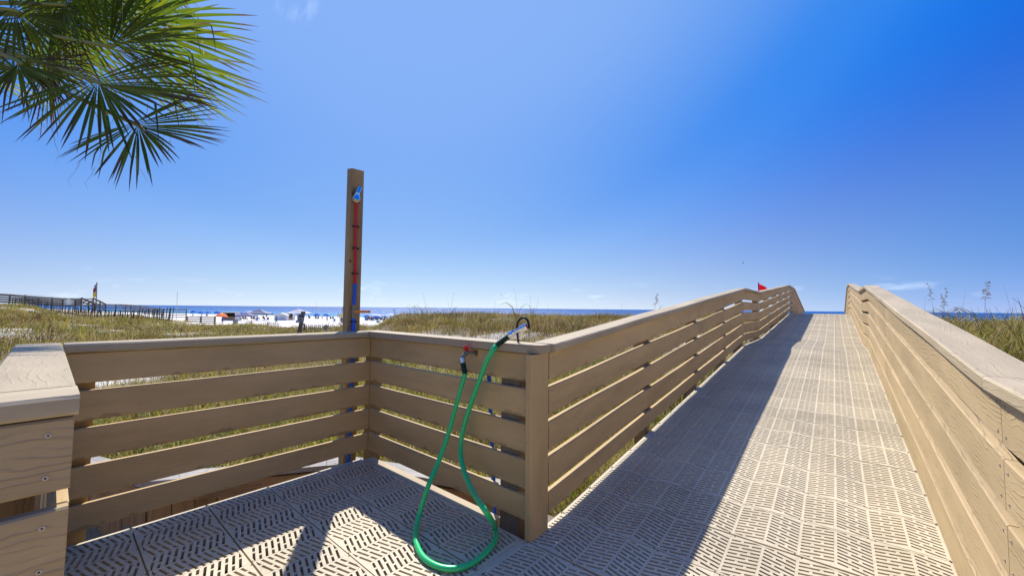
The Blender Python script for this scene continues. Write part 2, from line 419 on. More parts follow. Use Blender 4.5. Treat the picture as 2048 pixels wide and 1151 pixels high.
# ------------------------------------------------------------------ terrain
NRM = (-0.33, 0.944)                     # seaward direction
SHORE = 143.7
SEA_Z = -3.6
def cpt(px, yc, z):
    p = place(px, 600, yc); return (p.x, p.y, z)
CTRL = [(0, -6, -.8), (-9, -7, -.6), (9, -6, -.4), (0, 0, -.85), (-2, 1, -.9), (1.6, 2, -.55), (2.2, -1, -.6), (-2.3, 3, -.62), (-1, 6, -.35),
        (-1, 10, -.1), (-1.2, 15, .15), (1.6, 6, .1), (-8, 0, -.45), (-6, -3, -.6), (20, -20, 0), (-30, -30, 0), (40, 5, .8)]
for px, lst in {
    -400: [(8, -.2), (20, .4), (40, .9)],
    0: [(6, -.4), (10, -.2), (16, .1), (24, .45), (36, .9), (48, .8)],
    100: [(48, .2), (56, .3), (64, .2)],
    200: [(5, -.45), (9, -.4), (14, -.2), (22, -.15), (32, -.25), (41, -.5), (50, -.25), (58, -.05), (66, -.3)],
    300: [(42, -.55), (50, -.4), (58, -.3), (66, -.5)],
    380: [(46, -.75), (56, -.6)],
    400: [(5, -.45), (9, -.4), (14, -.38), (22, -.45), (32, -.75), (40, -1.1)],
    600: [(5, -.45), (9, -.42), (14, -.46), (22, -.68), (30, -1.0)],
    720: [(6, -.4), (10, -.38), (16, -.40), (24, -.5), (30, -.65)],
    820: [(6, -.3), (10, -.1), (15, .2), (20, .42), (26, .4)],
    900: [(6, -.3), (10, 0), (15, .48), (20, .64), (25, .5)],
    1000: [(6, -.35), (10, 0), (15, .42), (20, .60), (25, .5)],
    1100: [(4, -.6), (8, -.2), (14, .36), (19, .57), (24, .5)],
    1250: [(3, -.6), (7, -.2), (13, .36), (18, .60), (24, .5)],
    1400: [(4, -.5), (8, 0), (13, .45), (18, .82), (24, .7)],
    1550: [(6, -.3), (10, .05), (14, .45), (20, .6)],
    1750: [(14, .4), (20, .5)],
    1900: [(3, -.25), (5, .12), (8, .36), (12, .50), (18, .35)],
    2048: [(2, -.3), (4, .15), (7, .40), (12, .52), (20, .35)],
    2400: [(3, .2), (6, .5), (14, .8)]}.items():
    CTRL += [cpt(px, yc, z) for yc, z in lst]
CTRL = np.array(CTRL)
def warp(x, y):
    a = np.arctan2(x, y); r = np.hypot(x, y)
    lr = np.log(r + 1.5)
    return np.stack([np.cos(a) * lr * 1.5, np.sin(a) * lr * 1.5, lr * 1.3], -1)
CQ = warp(CTRL[:, 0], CTRL[:, 1])
PIT = np.array([(-7.5, -.62), (-5.23, .21), (-4.2, .58), (-3.38, 1.74), (-1.75, 2.5), (1.0, 2.6), (1.2, -3), (-7.5, -3)])
def inpoly(x, y, P):
    ins = np.zeros(x.shape, bool); n = len(P)
    for i in range(n):
        x0, y0 = P[i]; x1, y1 = P[(i + 1) % n]
        cond = ((y0 > y) != (y1 > y)) & (x < (x1 - x0) * (y - y0) / (y1 - y0 + 1e-12) + x0)
        ins ^= cond
    return ins
def wav(x, y, f, seed):
    r = np.random.default_rng(seed); o = np.zeros_like(x)
    for k in range(6):
        a = r.uniform(0, 6.283); ff = f * r.uniform(.6, 1.6); p = r.uniform(0, 6.283)
        o = o + np.sin((x * np.cos(a) + y * np.sin(a)) * ff + p + 1.3 * np.sin((x * np.sin(a) - y * np.cos(a)) * ff * .7 + p * 2))
    return o / 6
def beach_z(sd): return np.interp(sd, [-50, 34, 120, SHORE, SHORE + 60, SHORE + 400], [-2.2, -2.35, -3.2, SEA_Z, -6.0, -9])
def ground_z(x, y):
    x = np.asarray(x, float); y = np.asarray(y, float)
    q = warp(x, y)
    num = np.zeros(x.shape); den = np.zeros(x.shape)
    for k in range(len(CTRL)):
        d2 = ((q - CQ[k]) ** 2).sum(-1)
        w = 1 / (d2 + .012) ** 2.2
        num += w * CTRL[k, 2]; den += w
    z = num / den
    r = np.hypot(x, y)
    z = z + wav(x, y, 1.1, 3) * .10 * np.clip((r - 5) / 10, 0, 1) + wav(x, y, 3.0, 4) * .03 * np.clip((r - 4) / 8, 0, 1)
    sd = NRM[0] * x + NRM[1] * y
    # beach level falls gently to the sea
    zb = beach_z(sd)
    edge = 27 + 2.0 * wav(x, y, .12, 9) + 17 * np.clip((-1.449 - np.arctan2(x, np.maximum(y, -40.0))) / .07, 0, 1) * (x < -20)
    t = np.clip((sd - edge) / 9.0, 0, 1); t = t * t * (3 - 2 * t)
    z = z * (1 - t) + zb * t
    z = np.where(inpoly(x, y, PIT), np.minimum(z, -1.02), z)
    return z
def gz(x, y): return float(ground_z(np.array([x]), np.array([y]))[0])
def veg_density(x, y):
    sd = NRM[0] * x + NRM[1] * y
    edge = 27 + 2.0 * wav(x, y, .12, 9) + 17 * np.clip((-1.449 - np.arctan2(x, np.maximum(y, -40.0))) / .07, 0, 1) * (x < -20)
    d = .58 + .95 * wav(x, y, .6, 21) + .75 * wav(x, y, 1.9, 22)
    return np.clip(d, 0, 1) * np.clip((edge + 1.5 - sd) / 2.5, 0, 1)

def sand_material():
    m, nt, b = newmat('dune_sand'); N, L = nt.nodes, nt.links
    b.inputs['Roughness'].default_value = 0.95; setspec(b, 0.1)
    at = N.new('ShaderNodeAttribute'); at.attribute_name = 'veg'
    t = N.new('ShaderNodeTexCoord')
    n1 = N.new('ShaderNodeTexNoise'); n1.inputs['Scale'].default_value = 1.6; n1.inputs['Detail'].default_value = 8; n1.inputs['Roughness'].default_value = .65
    n2 = N.new('ShaderNodeTexNoise'); n2.inputs['Scale'].default_value = 22; n2.inputs['Detail'].default_value = 4
    L.new(t.outputs['Object'], n1.inputs['Vector']); L.new(t.outputs['Object'], n2.inputs['Vector'])
    sandc = N.new('ShaderNodeMix'); sandc.data_type = 'RGBA'
    sandc.inputs[6].default_value = (0.66, 0.60, 0.52, 1); sandc.inputs[7].default_value = (0.74, 0.715, 0.67, 1)
    L.new(n1.outputs['Fac'], sandc.inputs['Factor'])
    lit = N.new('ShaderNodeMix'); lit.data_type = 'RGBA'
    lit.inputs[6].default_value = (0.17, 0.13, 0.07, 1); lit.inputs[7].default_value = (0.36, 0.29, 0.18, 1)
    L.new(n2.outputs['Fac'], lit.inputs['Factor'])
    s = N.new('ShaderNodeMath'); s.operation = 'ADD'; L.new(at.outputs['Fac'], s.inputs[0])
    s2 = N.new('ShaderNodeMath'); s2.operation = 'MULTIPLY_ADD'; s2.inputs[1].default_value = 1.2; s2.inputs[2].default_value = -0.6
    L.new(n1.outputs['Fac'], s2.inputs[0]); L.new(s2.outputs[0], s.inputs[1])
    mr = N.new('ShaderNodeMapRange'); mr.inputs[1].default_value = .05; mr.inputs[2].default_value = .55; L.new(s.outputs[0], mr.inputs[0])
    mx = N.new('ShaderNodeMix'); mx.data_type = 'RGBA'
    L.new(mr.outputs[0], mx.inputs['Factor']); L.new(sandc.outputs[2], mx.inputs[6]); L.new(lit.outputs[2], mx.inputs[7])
    L.new(mx.outputs[2], b.inputs['Base Color'])
    bp = N.new('ShaderNodeBump'); bp.inputs['Strength'].default_value = .5; bp.inputs['Distance'].default_value = .04
    L.new(n2.outputs['Fac'], bp.inputs['Height']); L.new(bp.outputs[0], b.inputs['Normal'])
    return m
def build_ground():
    rings = np.concatenate([[0.0], np.geomspace(0.35, 6000, 290)])
    na = 420
    ang = np.linspace(0, 2 * np.pi, na, endpoint=False)
    cx, cy = -1.5, 1.5
    rr, aa = np.meshgrid(rings[1:], ang, indexing='ij')
    X = np.concatenate([[cx], (cx + rr * np.sin(aa)).ravel()]); Y = np.concatenate([[cy], (cy + rr * np.cos(aa)).ravel()])
    Z = ground_z(X, Y)
    V = np.stack([X, Y, Z], -1)
    n = len(rings) - 1
    fs = [(0, 1 + (k + 1) % na, 1 + k) for k in range(na)]
    i = np.arange(n - 1)[:, None]; k = np.arange(na)[None, :]; k2 = (k + 1) % na
    q = np.stack([1 + i * na + k, 1 + i * na + k2, 1 + (i + 1) * na + k2, 1 + (i + 1) * na + k], -1).reshape(-1, 4)
    me = bpy.data.meshes.new('ground')
    me.from_pydata(V.tolist(), [], fs + q.tolist())
    at = me.attributes.new('veg', 'FLOAT', 'POINT')
    at.data.foreach_set('value', np.where(inpoly(X, Y, PIT), 1.6, veg_density(X, Y)).astype(np.float32))  # inside the pit the value only darkens the ground, no plants there
    me.polygons.foreach_set('use_smooth', [True] * len(me.polygons))
    me.materials.append(sand_material()); me.update()
    o = bpy.data.objects.new('ground', me); COL.objects.link(o)
    return tag(o, 'dune sand and white beach sloping down to the sea', kind='structure')
build_ground()

def build_sea():
    m, nt, b = newmat('sea_water'); N, L = nt.nodes, nt.links
    t = N.new('ShaderNodeTexCoord'); sp = N.new('ShaderNodeSeparateXYZ'); L.new(t.outputs['Object'], sp.inputs[0])
    cr = N.new('ShaderNodeValToRGB')
    mr = N.new('ShaderNodeMapRange'); mr.inputs[1].default_value = -6; mr.inputs[2].default_value = 420; L.new(sp.outputs['Y'], mr.inputs[0])
    n0 = N.new('ShaderNodeTexNoise'); n0.inputs['Scale'].default_value = .018; n0.inputs['Detail'].default_value = 5
    mpn = N.new('ShaderNodeMapping'); mpn.inputs['Scale'].default_value = (.25, 1, 1); L.new(t.outputs['Object'], mpn.inputs[0]); L.new(mpn.outputs[0], n0.inputs['Vector'])
    ad = N.new('ShaderNodeMath'); ad.operation = 'MULTIPLY_ADD'; ad.inputs[1].default_value = .22; L.new(n0.outputs['Fac'], ad.inputs[0])
    sb = N.new('ShaderNodeMath'); sb.operation = 'SUBTRACT'; sb.inputs[1].default_value = .11; L.new(mr.outputs[0], ad.inputs[2]); L.new(ad.outputs[0], sb.inputs[0])
    L.new(sb.outputs[0], cr.inputs[0])
    e = cr.color_ramp.elements
    e[0].position = 0; e[0].color = (.12, .27, .31, 1)
    e[1].position = 1; e[1].color = (.004, .085, .28, 1)
    for p, c in ((.05, (.03, .21, .36, 1)), (.16, (.012, .15, .36, 1)), (.4, (.005, .11, .32, 1))):
        x = e.new(p); x.color = c
    df = N.new('ShaderNodeBsdfDiffuse'); gl = N.new('ShaderNodeBsdfGlossy'); gl.inputs['Roughness'].default_value = .42; mxs = N.new('ShaderNodeMixShader'); mxs.inputs[0].default_value = .08
    L.new(cr.outputs[0], df.inputs['Color']); L.new(df.outputs[0], mxs.inputs[1]); L.new(gl.outputs[0], mxs.inputs[2]); L.new(mxs.outputs[0], nt.nodes['Material Output'].inputs['Surface'])
    mp = N.new('ShaderNodeMapping'); mp.inputs['Scale'].default_value = (.16, .5, 1); L.new(t.outputs['Object'], mp.inputs[0])
    n1 = N.new('ShaderNodeTexNoise'); n1.inputs['Scale'].default_value = 1; n1.inputs['Detail'].default_value = 6; n1.inputs['Roughness'].default_value = .6
    L.new(mp.outputs[0], n1.inputs['Vector'])
    bp = N.new('ShaderNodeBump'); bp.inputs['Strength'].default_value = 1.0; bp.inputs['Distance'].default_value = 1.6
    L.new(n1.outputs['Fac'], bp.inputs['Height']); L.new(bp.outputs[0], df.inputs['Normal']); L.new(bp.outputs[0], gl.inputs['Normal'])
    nt.nodes.remove(b)
    mb = MB()
    mb.add([(-40000, -8, 0), (40000, -8, 0), (40000, 40000, 0), (-40000, 40000, 0)], [(0, 1, 2, 3)])
    o = mb.build('sea', m)
    o.location = (NRM[0] * SHORE, NRM[1] * SHORE, SEA_Z)
    o.rotation_euler = (0, 0, math.atan2(0.33, 0.944))
    tag(o, 'blue sea reaching to the horizon', kind='structure')
build_sea()

# ------------------------------------------------------------------ boardwalk deck
TILT = 0.0215                                   # the ramp bears slightly left
Y0 = 1.66                                       # foot of the ramp
PROF = [(-6.0, 0.0), (Y0, 0.0), (7.37, 0.548), (9.12, 0.556), (15.5, 1.016), (17.6, 1.016), (24.0, 0.10)]
def deck_z(y): return float(np.interp(y, [p[0] for p in PROF], [p[1] for p in PROF]))
def shift(y): return -TILT * max(0.0, y - Y0)
XL, XR = -1.204, 0.320                          # deck edges at the foot of the ramp
PW, PL = 1.524, 0.3048                          # one grating panel: 5 ft by 1 ft

def clip(poly, axis, lim, keep_less):
    out = []; n = len(poly)
    for i in range(n):
        a, b = poly[i], poly[(i + 1) % n]
        ia = (a[axis] <= lim) if keep_less else (a[axis] >= lim); ib = (b[axis] <= lim) if keep_less else (b[axis] >= lim)
        if ia: out.append(a)
        if ia != ib:
            t = (lim - a[axis]) / (b[axis] - a[axis]); out.append((a[0] + t * (b[0] - a[0]), a[1] + t * (b[1] - a[1])))
    return out
def area(p): return abs(sum(p[i][0] * p[(i + 1) % len(p)][1] - p[(i + 1) % len(p)][0] * p[i][1] for i in range(len(p)))) / 2
def panel_mesh():
    """one grating panel: chevron bars, staggered bridges, solid rims; origin at its near left corner"""
    mb = MB(); ng = 12; gw = PW / ng; tn = math.tan(R(15)); pitch = 0.0254; slot = 0.0112
    m, th = 0.0125, 0.028; gap = 0.0035
    y_lo, y_hi = m, PL - m
    jt = 0.0055                                  # half width of the joint between two groups
    mb.prism([(0, gap), (PW, gap), (PW, y_lo), (0, y_lo)], -th, 0, True)
    mb.prism([(0, y_hi), (PW, y_hi), (PW, PL - gap), (0, PL - gap)], -th, 0, True)
    for g in range(ng):
        x0 = g * gw; s = 1 if g % 2 == 0 else -1
        xa = x0 + (0.016 if g == 0 else jt); xb = x0 + gw - (0.016 if g == ng - 1 else jt)
        xm = x0 + gw / 2
        f = lambda x, c: c + s * tn * (x - xm)
        mb.prism([(x0, y_lo), (xa, y_lo), (xa, y_hi), (x0, y_hi)], -th, -0.0006, sides=(0, 1, 0, 0 if g else 1))
        mb.prism([(xb, y_lo), (x0 + gw, y_lo), (x0 + gw, y_hi), (xb, y_hi)], -th, -0.0006, sides=(0, 1 if g == ng - 1 else 0, 0, 1))
        for j in range(-2, 15):
            c = j * pitch
            bar = [(xa, f(xa, c + slot / 2)), (xb, f(xb, c + slot / 2)), (xb, f(xb, c + pitch - slot / 2)), (xa, f(xa, c + pitch - slot / 2))]
            bar = clip(clip(bar, 1, y_lo, False), 1, y_hi, True)
            if len(bar) >= 3 and area(bar) > 1e-7: mb.prism(bar, -th, 0)
            # slot row: long hole + short hole, alternating; the bridge fills the rest
            W = xb - xa
            cells = [(0, .60, 0), (.60, .70, 1), (.70, 1, 0)] if j % 2 == 0 else [(0, .30, 0), (.30, .40, 1), (.40, 1, 0)]
            for a, b, solid in cells:
                p, q = xa + W * a, xa + W * b
                cell = [(p, f(p, c - slot / 2)), (q, f(q, c - slot / 2)), (q, f(q, c + slot / 2)), (p, f(p, c + slot / 2))]
                full = area(cell)
                cell = clip(clip(cell, 1, y_lo, False), 1, y_hi, True)
                if len(cell) < 3: continue
                if solid or area(cell) < .42 * full:
                    if area(cell) > 1e-7: mb.prism(cell, -th, -0.0008 if solid else 0)
    # paired fixing holes sit on the rims
    me = mb.mesh('panel', M['panel'])
    return me
PANEL = panel_mesh()
def disc_mesh(name, r, mat, n=10, t=0.0012):
    mb = MB(); mb.prism([(r * math.cos(2 * math.pi * k / n), r * math.sin(2 * math.pi * k / n)) for k in range(n)], 0, t)
    return mb.mesh(name, mat)
def screw_mesh():
    mb = MB(); r = .0048; n = 10
    ring = lambda q: [(q * math.cos(2 * math.pi * k / n), q * math.sin(2 * math.pi * k / n)) for k in range(n)]
    mb.prism(ring(r), 0, .0012); mb.m = 1
    mb.prism(ring(r * .36), 0.0013, .0017)
    return mb.mesh('screw', [M['screw'], M['hole']])
SCREW = screw_mesh(); DARKDOT = disc_mesh('fixing_hole', .0045, M['hole'], 8, .0009)

deck = thing('boardwalk_deck', (0, 0, 0), 'beige grating panels of the boardwalk and its ramp', None, kind='structure')
holes = MB()
def add_hole(o, x, y):
    p = o.matrix_basis @ Vector((x, y, 0.0008))
    n = (o.matrix_basis.to_3x3() @ Vector((0, 0, 1)))
    q = n.to_track_quat('Z', 'Y').to_matrix()
    pts = [p + q @ Vector((.0036 * math.cos(k * math.pi / 4), .0036 * math.sin(k * math.pi / 4), 0)) for k in range(8)]
    holes.add(pts, [tuple(range(8))])
def put_panel(x, y, y1, extra=0.0):
    z0, z1 = deck_z(y), deck_z(y1)
    o = child('panel', PANEL, deck, (x + rng.uniform(-.0012, .0012), y, z0 + extra + rng.uniform(-.0008, .0008)),
              Euler((math.atan2(z1 - z0, y1 - y), rng.uniform(-.001, .001), (math.atan(TILT) if y >= Y0 - .2 else 0) + rng.uniform(-.0008, .0008))))
    L = math.hypot(z1 - z0, y1 - y)
    o.scale = (1, L / PL * .9995, 1)
    o.matrix_basis = Matrix.LocRotScale(o.location, o.rotation_euler, o.scale)
    for fx in (.010, PW / 6, PW / 3, PW / 2, PW * 2 / 3, PW * 5 / 6, PW - .010):
        for fy in (.006, PL - .006):
            if y < 7: add_hole(o, fx + .012 * (1 if fy > .1 else -1) * (0 if fx in (.010, PW - .010) else 1), fy)
    return o
rows = []
y = 0.3158 - 7 * PL
while y < 23.5:
    # whole rows run over the slope changes
    ct = 1.0
    sl = (deck_z(y + .15) - deck_z(y)) / .15
    y1 = y + PL / math.sqrt(1 + sl * sl)
    rows.append((y, y1)); y = y1
for a, b in rows: put_panel(XL + shift(a), a, b)
for k in range(4): put_panel(XL - PW - .026, 0.3158 + PL * k, 0.3158 + PL * (k + 1))
put_panel(XL - PW - .026, 0.3158 - PL, 0.3158)
mb = MB(); mb.box((XL - .013, .76, -.0165), (.024, 1.55, .028)); mb.build('edge_strip', M['panel'], deck)
ho = holes.build('fixing_holes', M['hole'], deck); tag(ho, kind='stuff')
# framing under the grating
def beam(name, a, b, w, h, parent, mat, z_top=-0.032):
    mb = MB(); sec = [(-w / 2, -h), (w / 2, -h), (w / 2, 0), (-w / 2, 0)]
    mb.loft([(a[0], a[1], a[2] + z_top), (b[0], b[1], b[2] + z_top)], sec, shear=True)
    return mb.build(name, mat, parent)
brk = [-2.0, Y0, 7.37, 9.12, 15.5, 17.6, 23.5]
for i in range(len(brk) - 1):
    a, b = brk[i], brk[i + 1]
    for off in (0.03, PW / 3, PW * 2 / 3, PW - .03):
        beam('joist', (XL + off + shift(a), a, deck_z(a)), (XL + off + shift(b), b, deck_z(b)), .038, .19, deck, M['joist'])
for off in (.03, PW / 3, PW * 2 / 3):
    beam('joist', (XL - PW + off - .004, .02, 0), (XL - PW + off - .004, 1.54, 0), .038, .19, deck, M['joist'])
for yy in (Y0, 4.6, 7.4, 9.1, 12.2, 15.5, 17.6, 20.5, 23.4):
    for xx in (XL - .10, XR + .10):
        x = xx + shift(yy); zt = deck_z(yy) - .03; zb = gz(x, yy) - .4
        if zt - zb < .3: continue
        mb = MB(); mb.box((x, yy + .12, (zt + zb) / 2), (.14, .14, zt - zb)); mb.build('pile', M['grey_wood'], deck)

# ------------------------------------------------------------------ railings
BOARDS = [(0.738, 0.880), (0.561, 0.703), (0.384, 0.527), (0.208, 0.351), (0.032, 0.175)]
CAPZ = (0.884, 0.925)
def seg(a, b, n):
    a, b = Vector(a), Vector(b)
    return [a.lerp(b, k / n) for k in range(n + 1)]
def wobble(P, amp):
    ph = rng.uniform(0, 6.28); f = rng.uniform(2.2, 3.6)
    L = 0; out = [P[0]]
    d = (P[-1] - P[0]).normalized(); nrm = Vector((d.y, -d.x, 0)).normalized()
    for i in range(1, len(P)):
        L += (P[i] - P[i - 1]).length
        e = min(i, len(P) - 1 - i) / max(1, len(P) - 1)
        out.append(P[i] + (nrm * .4 + Vector((0, 0, 1))) * (amp * math.sin(f * L + ph) * min(1, e * 6)))
    return out
def rail_boards(parent, a, b, side, mat='board', capside=None, cap=True, wob=.0012, screws=True, n=10, cap_w=.142, cap_in=.032, thick=.030, gap=.002, label=None, drop=None, low=None):
    """boards between plan points a,b (with deck height as z); face plane on the a-b line, thickness to `side` (+1 right of travel)"""
    a, b = Vector(a), Vector(b); d = (b - a); L = d.length; u = d / L
    lat = (0.0, thick) if side > 0 else (-thick, 0.0)
    for k, (z0, z1) in enumerate(BOARDS):
        if low is not None and k == 4: z0 = low
        P = wobble(seg(a + u * gap + Vector((0, 0, z0)), b - u * gap + Vector((0, 0, z0)), n), wob)
        mb = MB(); mb.loft(P, rrect(lat[0], lat[1], 0, z1 - z0, .004), shear=True)
        o = mb.build('board', M[mat], parent, origin=a + Vector((0, 0, z0)))
        if screws:
            fl = Vector((d.x, d.y, 0)).normalized(); nrm = Vector((fl.y, -fl.x, 0)) * (-side)
            q = nrm.to_track_quat('Z', 'Y').to_euler()
            for e in (.035, L - .035):
                for f in (.03, z1 - z0 - .03):
                    p = a + u * e + Vector((0, 0, z0 + f)) + nrm * .0006
                    child('screw', SCREW, parent, p - wloc(parent), q)
    if cap:
        ci = (-cap_in, cap_w - cap_in) if side > 0 else (cap_in - cap_w, cap_in)
        P = wobble(seg(a + u * gap + Vector((0, 0, CAPZ[0])), b - u * gap + Vector((0, 0, CAPZ[0])), n), wob)
        mb = MB(); mb.loft(P, rrect(ci[0], ci[1], 0, CAPZ[1] - CAPZ[0], .006), shear=True)
        mb.build('cap_rail', M['cap'], parent, origin=a + Vector((0, 0, CAPZ[0])))
def post(parent, x, y, ztop, zbot, w=.089, mat='post', rot=0.0):
    mb = MB(); mb.box((x, y, (ztop + zbot) / 2), (w, w, ztop - zbot), Matrix.Rotation(rot, 3, 'Z'))
    # grain runs up the post
    mb.uv = [[(v, u) for u, v in f] for f in mb.uv]
    return mb.build('post', M[mat], parent, origin=(x, y, zbot))

# alcove: back railing (face at x=-2.76, thickness away from the deck)
XBK, YSD = -2.76, 1.585
t = thing('back_railing', (XBK, .8, 0), 'shaded tan railing along the back of the side deck, behind the shower hose side panels', 'railing')
t['label'] = 'shaded taupe slatted railing along the back of the small side deck'
rail_boards(t, (XBK + .012, 0.052, 0), (XBK + .012, YSD, 0), -1, mat='board_fine', cap=False, low=.058, thick=.031)
mb = MB(); mb.loft(seg((XBK, .055, CAPZ[0]), (XBK, 1.556, CAPZ[0]), 8), rrect(-.110, .032, 0, .041, .006)); mb.build('cap_rail', M['cap'], t, origin=(XBK, .055, .884))
post(t, XBK - .075, .12, .88, -1.1); post(t, XBK - .075, YSD + .085, .88, -1.1)
# alcove: side railing carrying the hose (face at y=1.585)
t = thing('side_railing', (-2.0, YSD, 0), 'taupe slatted railing with the green hose hanging on it, ending at the corner trim board', 'railing')
rail_boards(t, (XBK + .016, YSD, 0), (-1.228, YSD, 0), -1, mat='board_fine', cap=False, low=.054, thick=.030)
# mitred cap with a clipped outer corner
mb = MB(); mb.prism([(XBK - .110, 1.5585), (-1.225, 1.5585), (-1.170, 1.600), (-1.168, 1.672), (-1.305, 1.700), (XBK - .110, 1.700)], CAPZ[0] + .001, CAPZ[1] + .001, True)
mb.build('cap_rail', M['cap'], t, origin=(-2.0, 1.56, .884))
mb = MB(); mb.loft(seg((XBK + .012, 1.607, -.052), (-1.46, 1.607, -.052), 6), rrect(-.03, .058, 0, .040, .005)); mb.build('ledger', M['cap'], t, origin=(-2.7, 1.59, 0))
post(t, -1.375, YSD + .080, .88, -1.1, .125, 'grey_wood')
mb = MB(); mb.loft([(-1.2005, 1.6075, -.004), (-1.2005, 1.6075, .882)], rrect(-.073, .073, -.0205, .0205, .006), up=(1, 0, 0)); mb.build('trim_board', M['board_fine'], t, origin=(-1.2, 1.6075, 0))
# ramp: left railing
t = thing('ramp_left_railing', (XL, Y0, 0), 'long slatted railing up the left side of the ramp, its near face in shade', 'railing')
segs = [1.690, 4.57, 7.37, 9.12, 12.3, 15.5, 17.6, 20.8, 23.4]
for a, b in zip(segs[:-1], segs[1:]):
    xa, xb = -1.186 + shift(a), -1.186 + shift(b)
    rail_boards(t, (xa, a, deck_z(a)), (xb, b, deck_z(b)), -1, mat='board_fine', n=14, screws=a < 5, wob=.002, low=.070, thick=.033, cap_in=.034)
for yy in (3.15, 4.57, 6.0, 7.37, 9.12, 10.7, 12.3, 13.9, 15.5, 17.6, 19.2, 20.8, 22.0, 23.3):
    post(t, -1.186 - .033 - .048 + shift(yy), yy, deck_z(yy) + .88, max(deck_z(yy) - .5, -1.2))
# ramp: right railing, sunlit
t = thing('ramp_right_railing', (XR, Y0, 0), 'long sunlit tan railing up the right side of the ramp with wavy embossed grain', 'railing')
segs = [-1.6, 1.72, 4.9, 7.37, 9.12, 12.3, 15.5, 17.6, 20.8, 23.4]
XRF = 0.312
for a, b in zip(segs[:-1], segs[1:]):
    rail_boards(t, (XRF + shift(a), a, deck_z(a)), (XRF + shift(b), b, deck_z(b)), 1, mat='board', n=22, screws=a < 5, wob=.0020, low=.006)
for yy in (-.2, 1.72, 3.3, 4.9, 6.1, 7.37, 9.12, 10.7, 12.3, 13.9, 15.5, 17.6, 19.2, 20.8, 22.0, 23.3):
    post(t, XRF + .030 + .047 + shift(yy), yy, deck_z(yy) + .88, max(deck_z(yy) - .5, -1.2))
# near left: railing that turns the corner beside the camera
t = thing('near_railing', (-1.21, 0, 0), 'end of a slatted railing close by at the left with screw heads in its boards', 'railing')
rail_boards(t, (-1.206, -2.2, 0), (-1.206, .046, 0), -1, mat='board', cap=False, n=8)
rail_boards(t, (-1.240, .046, 0), (XBK, .046, 0), -1, mat='board_fine', cap=False, n=8, screws=False)
mb = MB(); mb.loft(seg((-1.198, -2.2, CAPZ[0]), (-1.198, .050, CAPZ[0]), 8), rrect(-.142, 0, 0, .041, .007)); mb.build('cap_rail', M['cap'], t, origin=(-1.2, 0, .884))
mb = MB(); mb.loft(seg((-1.342, .050, CAPZ[0]), (XBK - .11, .050, CAPZ[0]), 8), rrect(-.142, 0, 0, .041, .007)); mb.build('cap_rail', M['cap'], t, origin=(-1.4, 0, .884))
post(t, -1.29, -.10, .88, -.9, .089)
post(t, -2.0, -.045, .88, -1.0, .089)

# ------------------------------------------------------------------ low retaining wall behind the side deck
t = thing('retaining_wall', (-4.2, .58, -1), 'low plank retaining wall with pale cap boards seen under the back railing', 'wall')
W3 = [(-7.2, -.55), (-5.23, .21), (-4.2, .58), (-3.42, 1.74), (-1.75, 2.42)]
for i in range(len(W3) - 1):
    a, b = Vector(W3[i] + (0,)), Vector(W3[i + 1] + (0,)); L = (b - a).length; d = (b - a) / L
    side = Vector((d.y, -d.x, 0)); n = int(L / .14)
    for k in range(n):
        p = a + d * ((k + .5) * L / n) + side * rng.uniform(-.004, .004)
        top = -.292; h = 1.0
        mb = MB(); mb.box((p.x, p.y, top - h / 2), (L / n - rng.uniform(.004, .010), .035, h), Matrix.Rotation(math.atan2(d.y, d.x), 3, 'Z'))
        mb.uv = [[(v, u) for u, v in f] for f in mb.uv]
        mb.build('plank', M['plank'], t, origin=(p.x, p.y, -1.2))
    ax = Matrix.Rotation(math.atan2(d.y, d.x), 3, 'Z')
    z = -.27 + .004 * i
    mb = MB(); c = (a + b) / 2 - side * .02; mb.box((c.x, c.y, z), (L + .06, .18, .038), ax); mb.build('cap_board', M['grey_cap'], t, origin=(c.x, c.y, -.27))
    mb = MB(); c = (a + b) / 2 + side * .04; mb.box((c.x, c.y, -.36), (L, .035, .12), ax); mb.build('waler', M['plank'], t, origin=(c.x, c.y, -.36))

# ------------------------------------------------------------------ outdoor shower behind the corner
def orient(a, b):
    return (Vector(b) - Vector(a)).to_track_quat('Z', 'Y').to_matrix()
def cyl(mb, a, b, r, n=12, r2=None):
    mb.tube([a, b], [r, r if r2 is None else r2], n, smooth=True)
SPX, SPY = -2.955, 1.535
GS = gz(-3.2, 1.9)
sh = thing('outdoor_shower', (SPX, SPY, -1.02), 'tall square wooden post with a chrome shower head and red and blue pipes', 'shower')
ptop = 2.19
mb = MB(); h = .0475
rot = Matrix.Rotation(R(-6), 3, 'Z')
prof = [(-h, -h), (h, -h), (h, h), (-h, h)]
pts = [rot @ Vector((x, y, 0)) for x, y in prof]
vs = [(SPX + p.x, SPY + p.y, -1.3) for p in pts] + [(SPX + p.x, SPY + p.y, ptop + (.012 if k in (0, 3) else -.006)) for k, p in enumerate(pts)]
for i in range(4):
    j = (i + 1) % 4
    mb.add([vs[i], vs[j], vs[4 + j], vs[4 + i]], [(0, 1, 2, 3)], [[(0, i * .1), (0, i * .1 + .095), (3.4, i * .1 + .095), (3.4, i * .1)]])
mb.add(vs[4:], [(0, 1, 2, 3)])
mb.build('post', M['post'], sh)
# the face that carries the pipes looks towards the deck (+x, slightly -y)
FN = rot @ Vector((1, 0, 0)); FT = rot @ Vector((0, 1, 0))
FN2 = rot @ Vector((0, -1, 0)); FT2 = rot @ Vector((1, 0, 0))
def onface(u, z, d, n=None, tvec=None):
    n = FN2 if n is None else n; tvec = FT2 if tvec is None else tvec
    return Vector((SPX, SPY, 0)) + n * (h + d) + tvec * u + Vector((0, 0, z))
